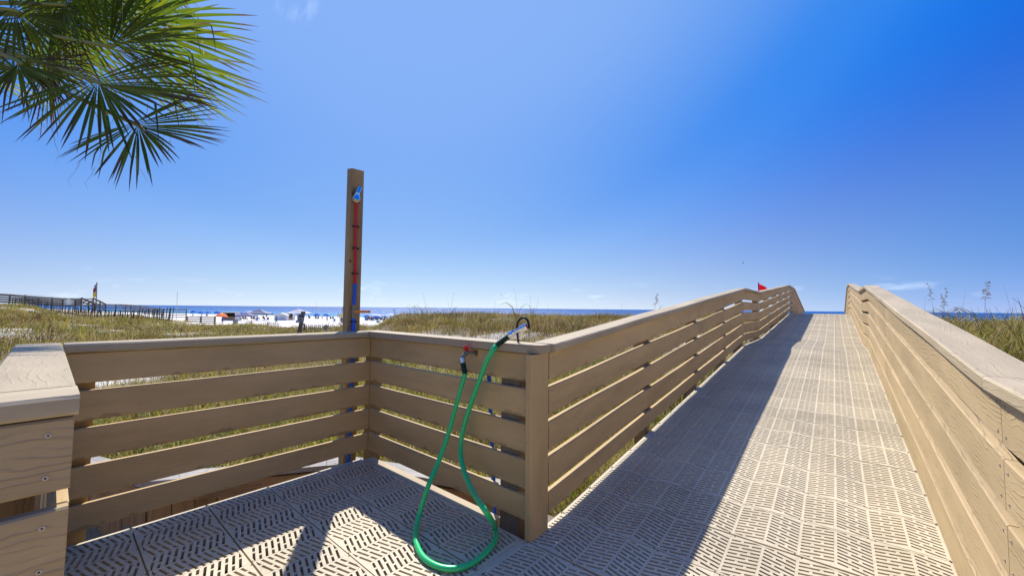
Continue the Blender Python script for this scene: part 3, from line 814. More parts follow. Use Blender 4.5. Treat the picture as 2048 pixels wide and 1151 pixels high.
# choose the face that looks at the camera most
vcam = (Vector((0, 0, 0)) - Vector((SPX, SPY, 0))).normalized()
if FN.dot(vcam) > FN2.dot(vcam): N_, T_ = FN, FT
else: N_, T_ = FN2, FT2
if T_.dot(Vector((CY, SY, 0))) < 0: T_ = -T_
of = lambda u, z, d: onface(u, z, d, N_, T_)
mb = MB(); mb.tube([of(-.012, 1.955, .022), of(-.012, 1.80, .016), of(-.006, 1.5, .014), of(-.003, 1.28, .014)], .0105, 10); mb.build('red_pipe', M['red_pipe'], sh)
mb = MB(); mb.tube([of(-.003, 1.268, .014), of(-.006, 1.12, .014)], .0125, 10)
cyl(mb, of(-.003, 1.285, .014), of(-.003, 1.262, .014), .0145); mb.build('blue_pipe', M['blue_pipe'], sh)
mb = MB(); mb.tube([of(-.006, 1.03, .016), of(-.008, .5, .014), of(-.014, -.1, .014), of(-.016, -.9, .014)], .0145, 10); mb.build('blue_pipe', M['blue_pipe'], sh)
va = MB()
cyl(va, of(-.005, 1.125, .018), of(-.006, 1.02, .018), .0175, 10); cyl(va, of(-.005, 1.09, .018), of(-.006, 1.055, .018), .022, 8)
cyl(va, of(-.005, 1.072, .018), of(-.005, 1.072, .05), .009, 8)
valve = va.build('valve', M['brass'], sh)
hd = MB(); a = of(-.008, 1.072, .052); hd.box(a + T_ * .052 + Vector((0, 0, 0)), (.112, .008, .018), Matrix((T_, N_, Vector((0, 0, 1)))).transposed())
for e in (-.004, .108):
    cyl(hd, a + T_ * e - N_ * .004, a + T_ * e + N_ * .004, .009, 10)
hd.build('valve_handle', M['orange'], valve)
for u, z in ((-.012, 1.925), (-.010, 1.73), (-.006, 1.56), (-.005, 1.365), (-.006, .995), (-.008, .88), (-.012, .45), (-.013, .1)):
    mb = MB(); mb.box(of(u + .003, z, .006), (.052, .012, .010), Matrix((T_, N_, Vector((0, 0, 1)))).transposed())
    mb.tube([of(u - .017, z, .010), of(u - .014, z, .026), of(u, z, .033), of(u + .014, z, .026), of(u + .017, z, .010)], .0042, 6)
    mb.build('pipe_clamp', M['black'], sh)
mb = MB(); cyl(mb, of(-.012, 2.015, .0), of(-.012, 2.015, .045), .012); cyl(mb, of(-.012, 2.015, .001), of(-.012, 2.015, .006), .022)
cyl(mb, of(-.012, 2.02, .02), of(-.012, 1.95, .02), .011)
mb.build('pipe_elbow', M['brass'], sh)
# shower head: chrome neck and flared bell pointing down and out
dep = lambda v: (Vector(v).x * -SY + Vector(v).y * CY)
yc0 = dep(of(0, 2.0, 0))
b0 = place(720.0, 376, yc0 - .075); b1 = place(715.3, 386, yc0 - .10); b2 = place(712.3, 402, yc0 - .12)
mb = MB(); cyl(mb, of(-.012, 2.015, .045), b0, .009); mb.tube([b0 + Vector((0, 0, .012)), b0, b1], [.010, .0135, .0135], 14)
d = (b2 - b1).normalized()
mb.tube([b1, b1 + d * .006, b1 + d * .008, b1 + d * .030, b1 + d * .058, b1 + d * .066], [.014, .014, .016, .022, .027, .027], 18, caps=True)
head = mb.build('shower_head', M['chrome'], sh)
mb = MB(); cyl(mb, b1 + d * .0665, b1 + d * .069, .022, 18); mb.build('spray_plate', plain('spray_plate', (.55, .52, .36), .5), head)
# knots on the post
mb = MB(); q = Matrix((T_, Vector((0, 0, 1)), N_)).transposed()
kn = plain('knot', (.13, .07, .03), .8)
for u, z, r in ((-.034, 1.985, .011), (-.040, 1.46, .009)):
    pts = [of(u + r * math.cos(k * math.pi / 5), z + 1.5 * r * math.sin(k * math.pi / 5), .0008) for k in range(10)]
    mb.add(pts, [tuple(range(10))])
mb.build('knot', kn, sh)

# ------------------------------------------------------------------ hose, spigot, hook
def on_y(px, py, y): return on_plane(px, py, 1, y)
def on_z(px, py, z): return on_plane(px, py, 2, z)
SPG = on_y(950, 704, YSD)
sp = thing('spigot', (SPG.x, YSD, SPG.z), 'small brass spigot with a red handle on the side railing', 'spigot')
mb = MB(); c0 = Vector((SPG.x, YSD, SPG.z))
c1 = c0 + Vector((-.012, -.048, .004)); c2 = c1 + Vector((-.018, -.024, -.030))
cyl(mb, c0 + Vector((.012, 0.0, -.004)), c0 + Vector((.010, -.004, -.004)), .017); cyl(mb, c0 + Vector((.010, 0, -.004)), c1, .0085); mb.tube([c1 + Vector((0, 0, .006)), c1, c2], [.010, .012, .012], 12)
mb.build('spigot_body', M['brass'], sp)
mb = MB(); hc = c1 + Vector((0, -.004, .020)); cyl(mb, c1, hc, .005)
for k in range(10):
    a0, a1 = 2 * math.pi * k / 10, 2 * math.pi * (k + 1) / 10
    mb.tube([hc + Vector((.017 * math.cos(a0), -.006 * math.sin(a0) - .003, .015 * math.sin(a0))), hc + Vector((.017 * math.cos(a1), -.006 * math.sin(a1) - .003, .015 * math.sin(a1)))], .0052, 6)
mb.box(hc, (.032, .006, .008)); mb.box(hc, (.008, .006, .030)); mb.box(c1 + Vector((-.020, -.004, .020)), (.014, .010, .012))
mb.build('handle', M['red'], sp)
wp = thing('water_pipe', (-1.62, 1.70, -.9), 'upright blue water pipe just behind the side railing near the trim board', 'pipe')
a = on_y(978, 752, 1.665); b = on_y(987, 965, 1.665)
mb = MB(); mb.tube([a + Vector((0, 0, .06)), a, b, b + (b - a) * .8], .0125, 10); mb.build('pipe', M['blue_pipe'], wp)

hose = thing('garden_hose', on_z(900, 1110, 0), 'green garden hose hanging in a loop down to the deck from the red spigot', 'hose')
yf = YSD - .028
g1, g2 = c2, on_y(930, 746, yf - .045)
path = [(930, 746, yf - .045), (915, 800, yf - .06), (897, 865, yf - .10), (876, 925, yf - .17), (855, 975, yf - .25)]
P = [on_y(*p) for p in path]
floor = [(838, 1030), (831, 1072), (843, 1108), (870, 1129), (905, 1136), (940, 1127), (970, 1105), (990, 1078), (989, 1052)]
P[-1].z = max(P[-1].z, .10)
zz = [.055, .022, .015, .014, .014, .014, .015, .022, .045]
P += [on_z(px, py, z) for (px, py), z in zip(floor, zz)]
up = [(972, 1022, yf - .30), (947, 985, yf - .20), (928, 940, yf - .12), (921, 900, yf - .07), (926, 860, yf - .05), (939, 815, yf - .045), (957, 765, yf - .04), (972, 725, yf - .040), (986, 700, yf - .035)]
P += [on_y(*p) for p in up]
sl0 = on_y(1018, 672, 1.565)
P.append(on_y(992, 690, yf - .012))
cv = catmull(P, 7)
mb = MB(); mb.tube(cv, .0131, 12); mb.build('tube', M['hose'], hose)
def sleeve(a, b, r):
    a, b = Vector(a), Vector(b); mb = MB(); n = 34; pts = []; rad = []
    for k in range(n + 1):
        pts.append(a.lerp(b, k / n)); rad.append(r * (1.0 if k % 4 < 2 else .88))
    mb.tube(pts, rad, 12, smooth=False); return mb.build('sleeve', M['hose_grip'], hose)
sleeve(P[0], c2 + (P[0] - c2) * .22, .0160)
sleeve(P[-1], sl0, .0155)
mb = MB(); dd = (P[0] - c2).normalized(); cyl(mb, c2 + dd * .002, c2 + dd * .030, .0175, 12); mb.build('coupling', M['chrome'], hose)
n0, n1, n2 = sl0, on_y(1028, 664, 1.575), on_y(1049, 654, 1.60)
mb = MB(); mb.tube([n0, n0.lerp(n1, .15), n0.lerp(n1, .2), n0.lerp(n1, .6), n0.lerp(n1, .65), n1], [.0165, .0165, .0185, .0185, .0165, .0165], 16); mb.build('coupling', M['chrome'], hose)
nz = thing('spray_nozzle', n1, 'chrome spray nozzle threaded through the black ring on top of the railing', 'nozzle')
dn = (n2 - n1).normalized(); upv = Vector((0, 0, 1))
mb = MB(); mb.tube([n1, n1.lerp(n2, .3), n1.lerp(n2, .55), n1.lerp(n2, .8), n2 + dn * .012], [.010, .011, .0135, .017, .0185], 16)
mb.build('barrel', M['chrome'], nz)
mb = MB(); g0 = n1.lerp(n2, .62) - upv * .004
mb.tube([g0, g0 - upv * .022 + dn * .006, g0 - upv * .045 - dn * .004], [.011, .010, .007], 10); mb.build('grip', M['chrome'], nz)
mb = MB(); cyl(mb, n2 + dn * .0125, n2 + dn * .0165, .012); mb.build('tip', M['red'], nz)
hk = on_z(1037, 686, CAPZ[1]); hook = thing('hook', hk, 'black coated open ring hook screwed into the railing cap', 'hook')
hp = [(1037, 686), (1035.5, 672), (1034, 656), (1036, 644), (1041.5, 636.5), (1048, 634.5), (1054, 639), (1057.5, 648), (1057.5, 657)]
hy = hk.y
H3 = [Vector(on_y(px, py, hy)) for px, py in hp]
mb = MB(); mb.tube(catmull(H3, 5), .0062, 10); mb.build('ring', M['black'], hook)
mb = MB(); cyl(mb, hk + Vector((0, 0, .001)), hk + Vector((0, 0, .012)), .0048); cyl(mb, hk + Vector((0, 0, .001)), hk + Vector((0, 0, .004)), .010, 6); mb.build('shank', M['chrome'], hook)
# dry leaf litter scraps left on the grating

# ------------------------------------------------------------------ vegetation
def leaf_mat(name, transl=.35, rough=.6, tv=1.1):
    m, nt, b = newmat(name); N, L = nt.nodes, nt.links
    at = N.new('ShaderNodeAttribute'); at.attribute_name = 'col'
    L.new(at.outputs['Color'], b.inputs['Base Color']); b.inputs['Roughness'].default_value = rough; setspec(b, .25)
    tr = N.new('ShaderNodeBsdfTranslucent'); mx = N.new('ShaderNodeMixShader'); mx.inputs[0].default_value = transl
    hs = N.new('ShaderNodeHueSaturation'); hs.inputs['Saturation'].default_value = 1.15; hs.inputs['Value'].default_value = tv
    L.new(at.outputs['Color'], hs.inputs['Color']); L.new(hs.outputs[0], tr.inputs['Color'])
    out = nt.nodes['Material Output']
    L.new(b.outputs[0], mx.inputs[1]); L.new(tr.outputs[0], mx.inputs[2]); L.new(mx.outputs[0], out.inputs['Surface'])
    return m
GRASS_M = leaf_mat('grass_blade', .4)
def blades_mesh(name, base, h, lean, wid, col, mat):
    """base (n,3); h height; lean (n,2) horizontal offset of the tip; wid base width; col (n,3)"""
    n = len(base)
    a = NP.uniform(0, 6.283, n); sx, sy = np.cos(a) * wid / 2, np.sin(a) * wid / 2
    V = np.zeros((n, 7, 3))
    for k, (t, w) in enumerate(((0, 1.0), (.55, .8))):
        bend = t ** 2
        cx = base[:, 0] + lean[:, 0] * bend; cy = base[:, 1] + lean[:, 1] * bend; cz = base[:, 2] + h * t
        V[:, 2 * k] = np.stack([cx - sx * w, cy - sy * w, cz], -1); V[:, 2 * k + 1] = np.stack([cx + sx * w, cy + sy * w, cz], -1)
    ll = np.hypot(lean[:, 0], lean[:, 1])
    cx = base[:, 0] + lean[:, 0] * .72; cy = base[:, 1] + lean[:, 1] * .72; cz = base[:, 2] + h * .86
    V[:, 4] = np.stack([cx - sx * .45, cy - sy * .45, cz], -1); V[:, 5] = np.stack([cx + sx * .45, cy + sy * .45, cz], -1)
    V[:, 6] = np.stack([base[:, 0] + lean[:, 0], base[:, 1] + lean[:, 1], base[:, 2] + np.maximum(h - ll * .35, h * .45)], -1)
    i = (np.arange(n) * 7)[:, None]
    loops = np.concatenate([i + np.array([[0, 1, 3, 2]]), i + np.array([[2, 3, 5, 4]]), i + np.array([[4, 5, 6]])], 1).ravel()
    st = (np.arange(n) * 11)[:, None] + np.array([[0, 4, 8]])
    tot = np.tile([4, 4, 3], n)
    me = bpy.data.meshes.new(name)
    me.vertices.add(n * 7); me.vertices.foreach_set('co', V.astype(np.float32).ravel())
    me.loops.add(len(loops)); me.loops.foreach_set('vertex_index', loops.astype(np.int32))
    me.polygons.add(n * 3); me.polygons.foreach_set('loop_start', st.ravel().astype(np.int32)); me.polygons.foreach_set('loop_total', tot.astype(np.int32))
    me.update(calc_edges=True)
    c = me.color_attributes.new('col', 'FLOAT_COLOR', 'POINT')
    C4 = np.ones((n, 7, 4)); C4[:, :, :3] = col[:, None, :]
    C4[:, 4:, :3] *= 1.08
    c.data.foreach_set('color', C4.astype(np.float32).ravel())
    me.materials.append(mat)
    return me
def on_deck(x, y):
    s = np.where(y > Y0, -TILT * (y - Y0), 0)
    walk = (x > XL - .22 + s) & (x < XR + .24 + s) & (y < 24.5)
    alc = (x > XBK - .12) & (x < XL) & (y > -.12) & (y < 1.72)
    pit = inpoly(x, y, PIT)
    wall = np.zeros(x.shape, bool)
    for i in range(len(W3) - 1):
        ax, ay = W3[i]; bx, by = W3[i + 1]; L2 = (bx - ax) ** 2 + (by - ay) ** 2
        t = np.clip(((x - ax) * (bx - ax) + (y - ay) * (by - ay)) / L2, 0, 1)
        wall |= np.hypot(x - ax - t * (bx - ax), y - ay - t * (by - ay)) < .2
    return walk | alc | pit | wall
PAL = np.array([(.30, .275, .05), (.37, .30, .065), (.15, .19, .032), (.40, .31, .12), (.185, .122, .05), (.50, .42, .24)])
def grass_field(name, label, a0, a1, r0, r1, ntuft, pal_w, hgt, per, seed, dens_floor=0.0, lean_k=.45, spread=.10, wk=1.0, power=1.0):
    """tufts between world azimuths a0..a1 (radians, clockwise from +Y) and radii r0..r1"""
    g = np.random.default_rng(seed)
    a = g.uniform(a0, a1, ntuft * 3); r = r0 + (r1 - r0) * g.uniform(0, 1, ntuft * 3) ** power
    x = r * np.sin(a); y = r * np.cos(a)
    keep = (g.uniform(0, 1, len(x)) < np.maximum(veg_density(x, y), dens_floor * (NRM[0] * x + NRM[1] * y < 26))) & ~on_deck(x, y)
    x, y, r = x[keep][:ntuft], y[keep][:ntuft], r[keep][:ntuft]
    n = len(x)
    clump = wav(x, y, .9, 31 + seed) * .5 + .5
    # palette choice drifts over the dune so that greener and browner patches form
    w = np.array(pal_w, float)[None, :] * np.exp(np.stack([1.6 * wav(x, y, .5 + .13 * k, 40 + k + seed) for k in range(len(PAL))], -1))
    w /= w.sum(1, keepdims=True); cum = w.cumsum(1); u = g.uniform(0, 1, (n, 1)); ci = (u > cum).sum(1)
    rep = per; N_ = n * rep
    bx = np.repeat(x, rep) + g.normal(0, 1, N_) * spread * (1 + np.repeat(r, rep) / 40); by = np.repeat(y, rep) + g.normal(0, 1, N_) * spread * (1 + np.repeat(r, rep) / 40)
    ok = ~on_deck(bx, by)
    ri = np.repeat(r, rep); th = np.repeat(hgt * (.45 + .65 * clump) * g.lognormal(0, .38, n), rep)
    h = th * g.uniform(.45, 1.1, N_)
    la = g.uniform(0, 6.283, N_); lm = h * np.abs(g.normal(lean_k, .22, N_))
    lean = np.stack([np.cos(la) * lm + h * .12, np.sin(la) * lm], -1)
    col = PAL[np.repeat(ci, rep)] * np.repeat(g.uniform(.40, 1.45, n), rep)[:, None] * g.uniform(.65, 1.35, (N_, 1)) * (1 + g.normal(0, .07, (N_, 3)))
    # some dead straw in every tuft
    dead = g.uniform(0, 1, N_) < .18
    col[dead] = np.array([.38, .31, .16]) * g.uniform(.7, 1.15, (dead.sum(), 1))
    wid = wk * (.0035 + .00062 * ri) * g.uniform(.7, 1.3, N_)
    bz = ground_z(bx, by) - .02
    sel = ok
    me = blades_mesh(name, np.stack([bx, by, bz], -1)[sel], h[sel], lean[sel], wid[sel], np.clip(col[sel], 0.01, .6), GRASS_M)
    o = bpy.data.objects.new(name, me); COL.objects.link(o)
    return tag(o, label, kind='stuff')
def waz(px): return math.atan((px - 1024) / FOC) - YAW
grass_field('dune_grass', 'yellow green dune grass on the mounds to the left', waz(-260), waz(760), 7.0, 70, 15500, (3.2, 3.6, 1.9, 3.0, 2.2, 1.9), .27, 12, 1, .12, power=.8, wk=.74)
grass_field('dune_grass', 'brownish sea grass covering the dune in the middle', waz(700), waz(1640), 5.5, 34, 15500, (.5, 1.6, 1.1, 2.0, 7.0, 1.1), .23, 12, 2, .62, power=.75, wk=.74)
grass_field('dune_grass', 'green grass growing close behind the side deck', waz(-200), waz(1500), 2.6, 9.5, 5800, (4.4, 3.0, 3.2, 1.4, .4, 1.0), .36, 12, 3, .75, lean_k=.65, spread=.07, wk=1.05)
grass_field('dune_grass', 'tall green and straw grass beyond the right railing', waz(1840), waz(2500), 1.6, 26, 5200, (3.2, 3.0, 2.4, 2.4, 2.0, 1.2), .36, 13, 4, .40, lean_k=.45)
PAL_KEEP = PAL.copy()
PAL[:] = PAL * np.array([.55, .50, .55])
grass_field('dune_scrub', 'dark brown green scrub clumps scattered over the dunes', waz(-260), waz(1640), 6.5, 42, 1500, (1, 1, 3, .6, 4, .3), .30, 36, 8, .0, lean_k=.8, spread=.24, wk=.9, power=.7)
PAL[:] = PAL_KEEP
grass_field('dune_grass', 'thin grass around the boardwalk outside the view', waz(2500), waz(-300) + 2 * math.pi, 2.5, 24, 1600, (3, 3, 3, 2, 1, 1), .34, 10, 5, .2)

# sea oats: single tall stalks with drooping heads
OAT_M = leaf_mat('sea_oat', .25)
def strip_part(name, strips, mat, parent, mode='blade'):
    """strips: list of (points, widths, colour); ribbons a little folded so that they have two sides"""
    V, F, Cc = [], [], []
    for pts, wd, col in strips:
        pts = [Vector(p) for p in pts]; b = len(V); n = len(pts)
        t0 = (pts[-1] - pts[0]).normalized()
        side = t0.cross(Vector((CY, SY, 0)).cross(Vector((0, 0, 1)))).normalized() if mode == 'blade' else t0.cross(Vector((0, 0, 1))).normalized()
        for i, p in enumerate(pts):
            t = (pts[min(i + 1, n - 1)] - pts[max(i - 1, 0)]).normalized()
            s_ = (side - t * side.dot(t)).normalized(); nn = s_.cross(t)
            V += [p - s_ * wd[i] / 2, p + nn * wd[i] * .18, p + s_ * wd[i] / 2]; Cc += [col] * 3
        for i in range(n - 1):
            k = b + 3 * i
            F += [(k, k + 1, k + 4, k + 3), (k + 1, k + 2, k + 5, k + 4)]
    o0 = wloc(parent)
    me = bpy.data.meshes.new(name); me.from_pydata([tuple(v - o0) for v in V], [], F)
    c = me.color_attributes.new('col', 'FLOAT_COLOR', 'POINT')
    c.data.foreach_set('color', np.array([tuple(x) + (1,) for x in Cc], np.float32).ravel())
    me.materials.append(mat); me.update()
    o = bpy.data.objects.new(name, me); COL.objects.link(o); o.parent = parent
    return o
def sea_oat(px, ytop, yc, label, head=True, bend=.18, group='sea oat stalks on the dunes', hcol=(.30, .23, .13), hs_=1.0):
    top = place(px, ytop, yc); zb = gz(top.x, top.y) - .05; h = top.z - zb
    if h < .15: return
    dx = rng.choice((-1, 1)) * bend * h * rng.uniform(.3, 1)
    base = Vector((top.x - dx * CY, top.y - dx * SY, zb))
    t = thing('sea_oat', base, label, 'sea oats', group)
    n = 9; stem = []
    for k in range(n + 1):
        f = k / n; stem.append(base.lerp(top, f) + Vector((CY, SY, 0)) * (-dx * .45 * math.sin(f * math.pi)))
    w = .0042 + yc * .00022
    strip_part('stalk', [(stem, [w * (1.5 - k / n) for k in range(n + 1)], (.20, .155, .075))], OAT_M, t)
    bl = []
    for k in range(rng.randint(2, 4)):
        a = rng.uniform(0, 6.28); L = h * rng.uniform(.35, .6); f0 = rng.uniform(0, .25)
        p0 = base.lerp(top, f0); d = Vector((math.cos(a), math.sin(a), 0))
        bl.append(([p0, p0 + d * L * .25 + Vector((0, 0, L * .6)), p0 + d * L * .6 + Vector((0, 0, L * .85)), p0 + d * L + Vector((0, 0, L * .7))], [w * 2.6, w * 2.4, w * 1.6, w * .4], (.24, .20, .075)))
    strip_part('leaf_blades', bl, OAT_M, t)
    if head:
        hd = []; m = int(16 * hs_) + 6
        for k in range(m):
            f = .72 + .28 * k / m
            p = base.lerp(top, f) + Vector((CY, SY, 0)) * (-dx * .45 * math.sin(f * math.pi))
            a = rng.uniform(0, 6.28); L = (.035 + .05 * (1 - (f - .72) / .28)) * hs_
            d = Vector((math.cos(a) * .9, math.sin(a) * .9, rng.uniform(-.4, .7)))
            hd.append(([p, p + d * L * .5, p + d * L + Vector((0, 0, -L * .35))], [.005, .012 * hs_ + .0003 * yc, .003], tuple(c * rng.uniform(.7, 1.25) for c in hcol)))
        strip_part('seed_head', hd, OAT_M, t)
    return t
for k, (px, yt, yc, hd, lab) in enumerate([
        (1855, 564, 9.5, 1, 'tall sea oat with a full head, leftmost stalk beyond the right railing'),
        (1893, 574, 9.0, 1, 'sea oat stalk with a slim upright head beside the leftmost one by the right railing'),
        (1884, 588, 9.6, 1, 'short sea oat with a broad drooping head beyond the right railing'),
        (1976, 561, 8.5, 1, 'tallest sea oat beyond the right railing with a dark bushy head'),
        (1966, 575, 8.2, 0, 'bare straight stalk just left of the tallest sea oat by the right railing'),
        (2008, 572, 7.5, 0, 'bare dark leaning stalk right of the tallest sea oat'),
        (1932, 580, 9.4, 0, 'thin bare stalk standing alone against the sky beyond the right railing'),
        (2027, 597, 8.0, 0, 'short bare stalk nearest the right photo edge'),
        (1990, 612, 8.4, 0, 'low curved stalk in front of the sea by the right railing'),
        (1911, 612, 9.0, 1, 'low sea oat with a pale drooping head by the right railing'),
        (1851, 592, 10.5, 0, 'faint bare stalk close to the right railing cap'),
        (1315, 586, 13.0, 1, 'single sea oat with a twisted head just above the left ramp railing'),
        (1244, 606, 15.0, 0, 'slanted bare stalk on the middle dune near the ramp'),
        (1027, 574, 17.0, 0, 'tall thin stalk rising from the middle dune above the black hook'),
        (1059, 586, 17.5, 0, 'curved thin stalk right of the black hook on the middle dune'),
        (1078, 595, 17.0, 0, 'shorter thin stalk second right of the black hook'),
        (1094, 608, 16.5, 0, 'low thin stalk third right of the black hook'),
        (908, 583, 18.0, 0, 'thin stalk with a slight lean on the crest of the middle dune'),
        (895, 601, 18.0, 0, 'short thin stalk on the left part of the middle dune'),
        (845, 584, 16.0, 0, 'thin stalk left of the middle dune crest against the sky'),
        (992, 602, 17.0, 0, 'short thin stalk left of the black hook'),
        (689, 602, 13.0, 1, 'sea oat with a dark narrow head left of the shower post'),
        (676, 625, 11.5, 1, 'sea oat with a ragged brown head just left of the shower post'),
        (789, 618, 12.5, 1, 'brown knotty sea oat in front of the rainbow umbrella'),
        (1068, 620, 8.0, 1, 'golden bent sea oat behind the black hook'),
        (638, 646, 12.0, 1, 'small dark sea oat in front of the pale picket fence'),
        (632, 603, 15.0, 0, 'faint bare stalk left of the shower post against the sea')]):
    sea_oat(px, yt, yc, lab, bool(hd), bend=.12, hs_=1.3 if px in (1976, 789, 1315) else 1.0, hcol=(.42, .30, .12) if px == 1068 else (.36, .27, .16))
for k, (px, yt, yc, lab) in enumerate([(43, 642, 16, 'golden feathery seed plume low on the left mound'), (78, 628, 15, 'dark bent seed plume on the left mound under the far boardwalk'), (285, 632, 18, 'orange brown seed plume in front of the far picket fence')]):
    sea_oat(px, yt, yc, lab, True, bend=.3, hcol=(.45, .30, .10) if k != 1 else (.20, .12, .06), hs_=1.7)

# ------------------------------------------------------------------ palm
PALM_M = leaf_mat('palm_leaf', .54, .36, 1.35)
palm_base = place(-300, 700, 3.1)
crown = place(-290, 40, 3.05)
pz = gz(crown.x, crown.y)
palm = thing('palm_tree', (crown.x, crown.y, pz), 'fan palm hanging its green fronds into the upper left corner', 'palm')
mb = MB(); path = [(crown.x + .05 * math.sin(k), crown.y + .04 * math.cos(k * 1.7), pz - .2 + (crown.z - .15 - pz + .2) * k / 14) for k in range(15)]
mb.tube(path, [.17 - .03 * (k / 14) + .012 * (k % 2) for k in range(15)], 14)
mb.build('trunk', plain('palm_trunk', (.16, .12, .085), .95, var=.35, scale=14, bump=.8), palm)
def frond(hub, axis, nrm, Lm, n=46, spread=118, fold=.5, brown=.35, seed=0, droop=.35, pet=True):
    """costapalmate fan: leaflets joined near the hub, free and drooping at the tips"""
    g = random.Random(seed); hub = Vector(hub); a = Vector(axis).normalized(); nv = Vector(nrm); nv = (nv - a * nv.dot(a)).normalized(); b = nv.cross(a)
    V, F, Cc = [], [], []
    for i in range(n):
        u = (i + .5) / n * 2 - 1
        th = R(spread) * u + R(g.uniform(-1.6, 1.6))
        L = Lm * (1 - .34 * abs(u) ** 1.6) * g.uniform(.86, 1.06)
        ins = .16 * Lm * max(0, math.cos(th))
        d = a * math.cos(th) + b * math.sin(th)
        base = hub + a * ins * .6
        d = (d + nv * (.10 * math.cos(u * 7) + .22 * fold * (1 - abs(u)) + g.uniform(-.05, .05))).normalized()
        side = nv.cross(d).normalized()
        dr = droop * g.uniform(.5, 1.5); m = 9; k0 = len(V)
        tw = g.uniform(-.5, .5)
        broken = g.random() < .10; kink = g.uniform(.55, .8)
        gcol = Vector((.100, .142, .026)) * g.uniform(.75, 1.35)
        if g.random() < .25: gcol = Vector((.17, .20, .035)) * g.uniform(.8, 1.2)
        bcol = Vector((.095, .062, .042)) * g.uniform(.7, 1.3); bs = 1 - brown * g.uniform(.25, 1.25)
        for j in range(m + 1):
            t = j / m
            p = base + d * L * t
            sag = dr * L * max(0, t - .35) ** 2
            if broken and t > kink: sag += L * (t - kink) * .9; p -= d * L * (t - kink) * .8
            p = p + Vector((0, 0, -1)) * sag + side * tw * .05 * L * max(0, t - .5) ** 2
            # joined palm part widens up to 40 %, then each leaflet tapers to a thread
            wj = L * t * R(2 * spread) / n * .98
            w = wj * 1.2 if t < .38 else max(.0010, min(wj * 1.1, .033 * Lm) * (1 - ((t - .38) / .62)) ** .6)
            w = min(w, .045 * Lm)
            q = nv * w * .42
            V += [p - side * w / 2, p + q, p + side * w / 2]
            c = gcol if t < bs else gcol.lerp(bcol, min(1, (t - bs) / .12))
            c = c.lerp(Vector((.20, .20, .06)), .30 * max(0, .3 - t))
            Cc += [tuple(c)] * 3
        for j in range(m):
            k = k0 + 3 * j
            F += [(k, k + 1, k + 4, k + 3), (k + 1, k + 2, k + 5, k + 4)]
    o0 = wloc(palm)
    me = bpy.data.meshes.new('frond'); me.from_pydata([tuple(v - o0) for v in V], [], F)
    c = me.color_attributes.new('col', 'FLOAT_COLOR', 'POINT'); c.data.foreach_set('color', np.array([x + (1,) for x in Cc], np.float32).ravel())
    me.materials.append(PALM_M); me.update()
    o = bpy.data.objects.new('frond', me); COL.objects.link(o); o.parent = palm
    # curly fibres hanging off the leaflets
    fib = []
    for k in range(9):
        u = g.uniform(-.8, .8); th = R(spread) * u; d = a * math.cos(th) + b * math.sin(th); p = hub + d * Lm * g.uniform(.35, .8)
        L = Lm * g.uniform(.15, .32); s2 = Vector((g.uniform(-1, 1), g.uniform(-1, 1), 0)) * L * .35
        fib.append(([p, p + s2 * .4 + Vector((0, 0, -L * .4)), p + s2 + Vector((0, 0, -L * .75)), p + s2 * .6 + Vector((0, 0, -L))], [.004, .003, .002, .001], (.40, .33, .20)))
    f = strip_part('fibre', fib, PALM_M, o); f['kind'] = 'stuff'
    if pet:
        mb = MB(); st = Vector(crown) + (hub - Vector(crown)).normalized() * .12
        mid = st.lerp(hub, .55) + Vector((0, 0, .06)); mb.tube(catmull([st, mid, hub, hub + a * .10 * Lm], 5), [.022 - .012 * k / 15 for k in range(16)], 7)
        q = mb.build('petiole', plain('petiole', (.20, .22, .06), .45, var=.25), o, origin=wloc(palm)); q.location = (0, 0, 0)
    return o
def fr(px, py, yc, tx, ty, dyc, L, tilt, **k):
    h = place(px, py, yc); e = place(tx, ty, yc + dyc); ax = (e - h).normalized()
    view = (Vector((0, 0, CAM_H)) - h).normalized()
    side = ax.cross(view).normalized()
    nv = (view + side * tilt).normalized()
    frond(h, ax, nv, L, **k)
fr(200, 90, 2.9, 480, 85, .12, 1.06, .55, seed=1, spread=78, droop=.10, n=50, brown=.22)
fr(225, 45, 3.05, 470, 10, .2, .98, .25, seed=2, spread=86, droop=.16, n=46, brown=.22)
fr(182, 160, 2.75, 360, 250, -.05, .84, -.45, seed=3, spread=92, droop=.14, brown=.45, n=50)
fr(266, 246, 2.65, 385, 320, -.1, .62, -.25, seed=4, spread=94, droop=.10, n=52)
fr(110, 10, 2.95, 300, 30, .1, .80, -.3, seed=13, spread=100, droop=.2, n=46)
fr(90, 130, 2.95, 160, 215, -.1, .55, .3, seed=14, spread=80, droop=.3, brown=.55)
fr(32, 120, 2.7, 72, 235, -.15, .56, .1, seed=5, spread=105, droop=.35, brown=.65)
fr(120, -10, 3.0, 170, 90, 0, .60, .6, seed=6, spread=112, droop=.3)
fr(20, 20, 2.85, 110, 60, .1, .62, -.5, seed=7, spread=120, droop=.3)
fr(60, 60, 3.2, 200, 100, .3, .72, .3, seed=8, spread=100, droop=.35, brown=.5)
fr(-60, 60, 2.9, -10, 200, -.1, .60, .2, seed=9, spread=110, droop=.4, brown=.6)
fr(150, -120, 3.1, 330, -90, .1, .9, .4, seed=10, spread=110, droop=.35)
for k, az in enumerate((2.4, 3.3, 4.2, 5.0, 1.6)):          # the rest of the crown, outside the picture
    d = Vector((math.sin(az), math.cos(az), .25)); h = Vector(crown) + d * .9
    frond(h, d + Vector((0, 0, -.3)), Vector((0, 0, 1)), .95, seed=20 + k, spread=115, droop=.35, n=36)

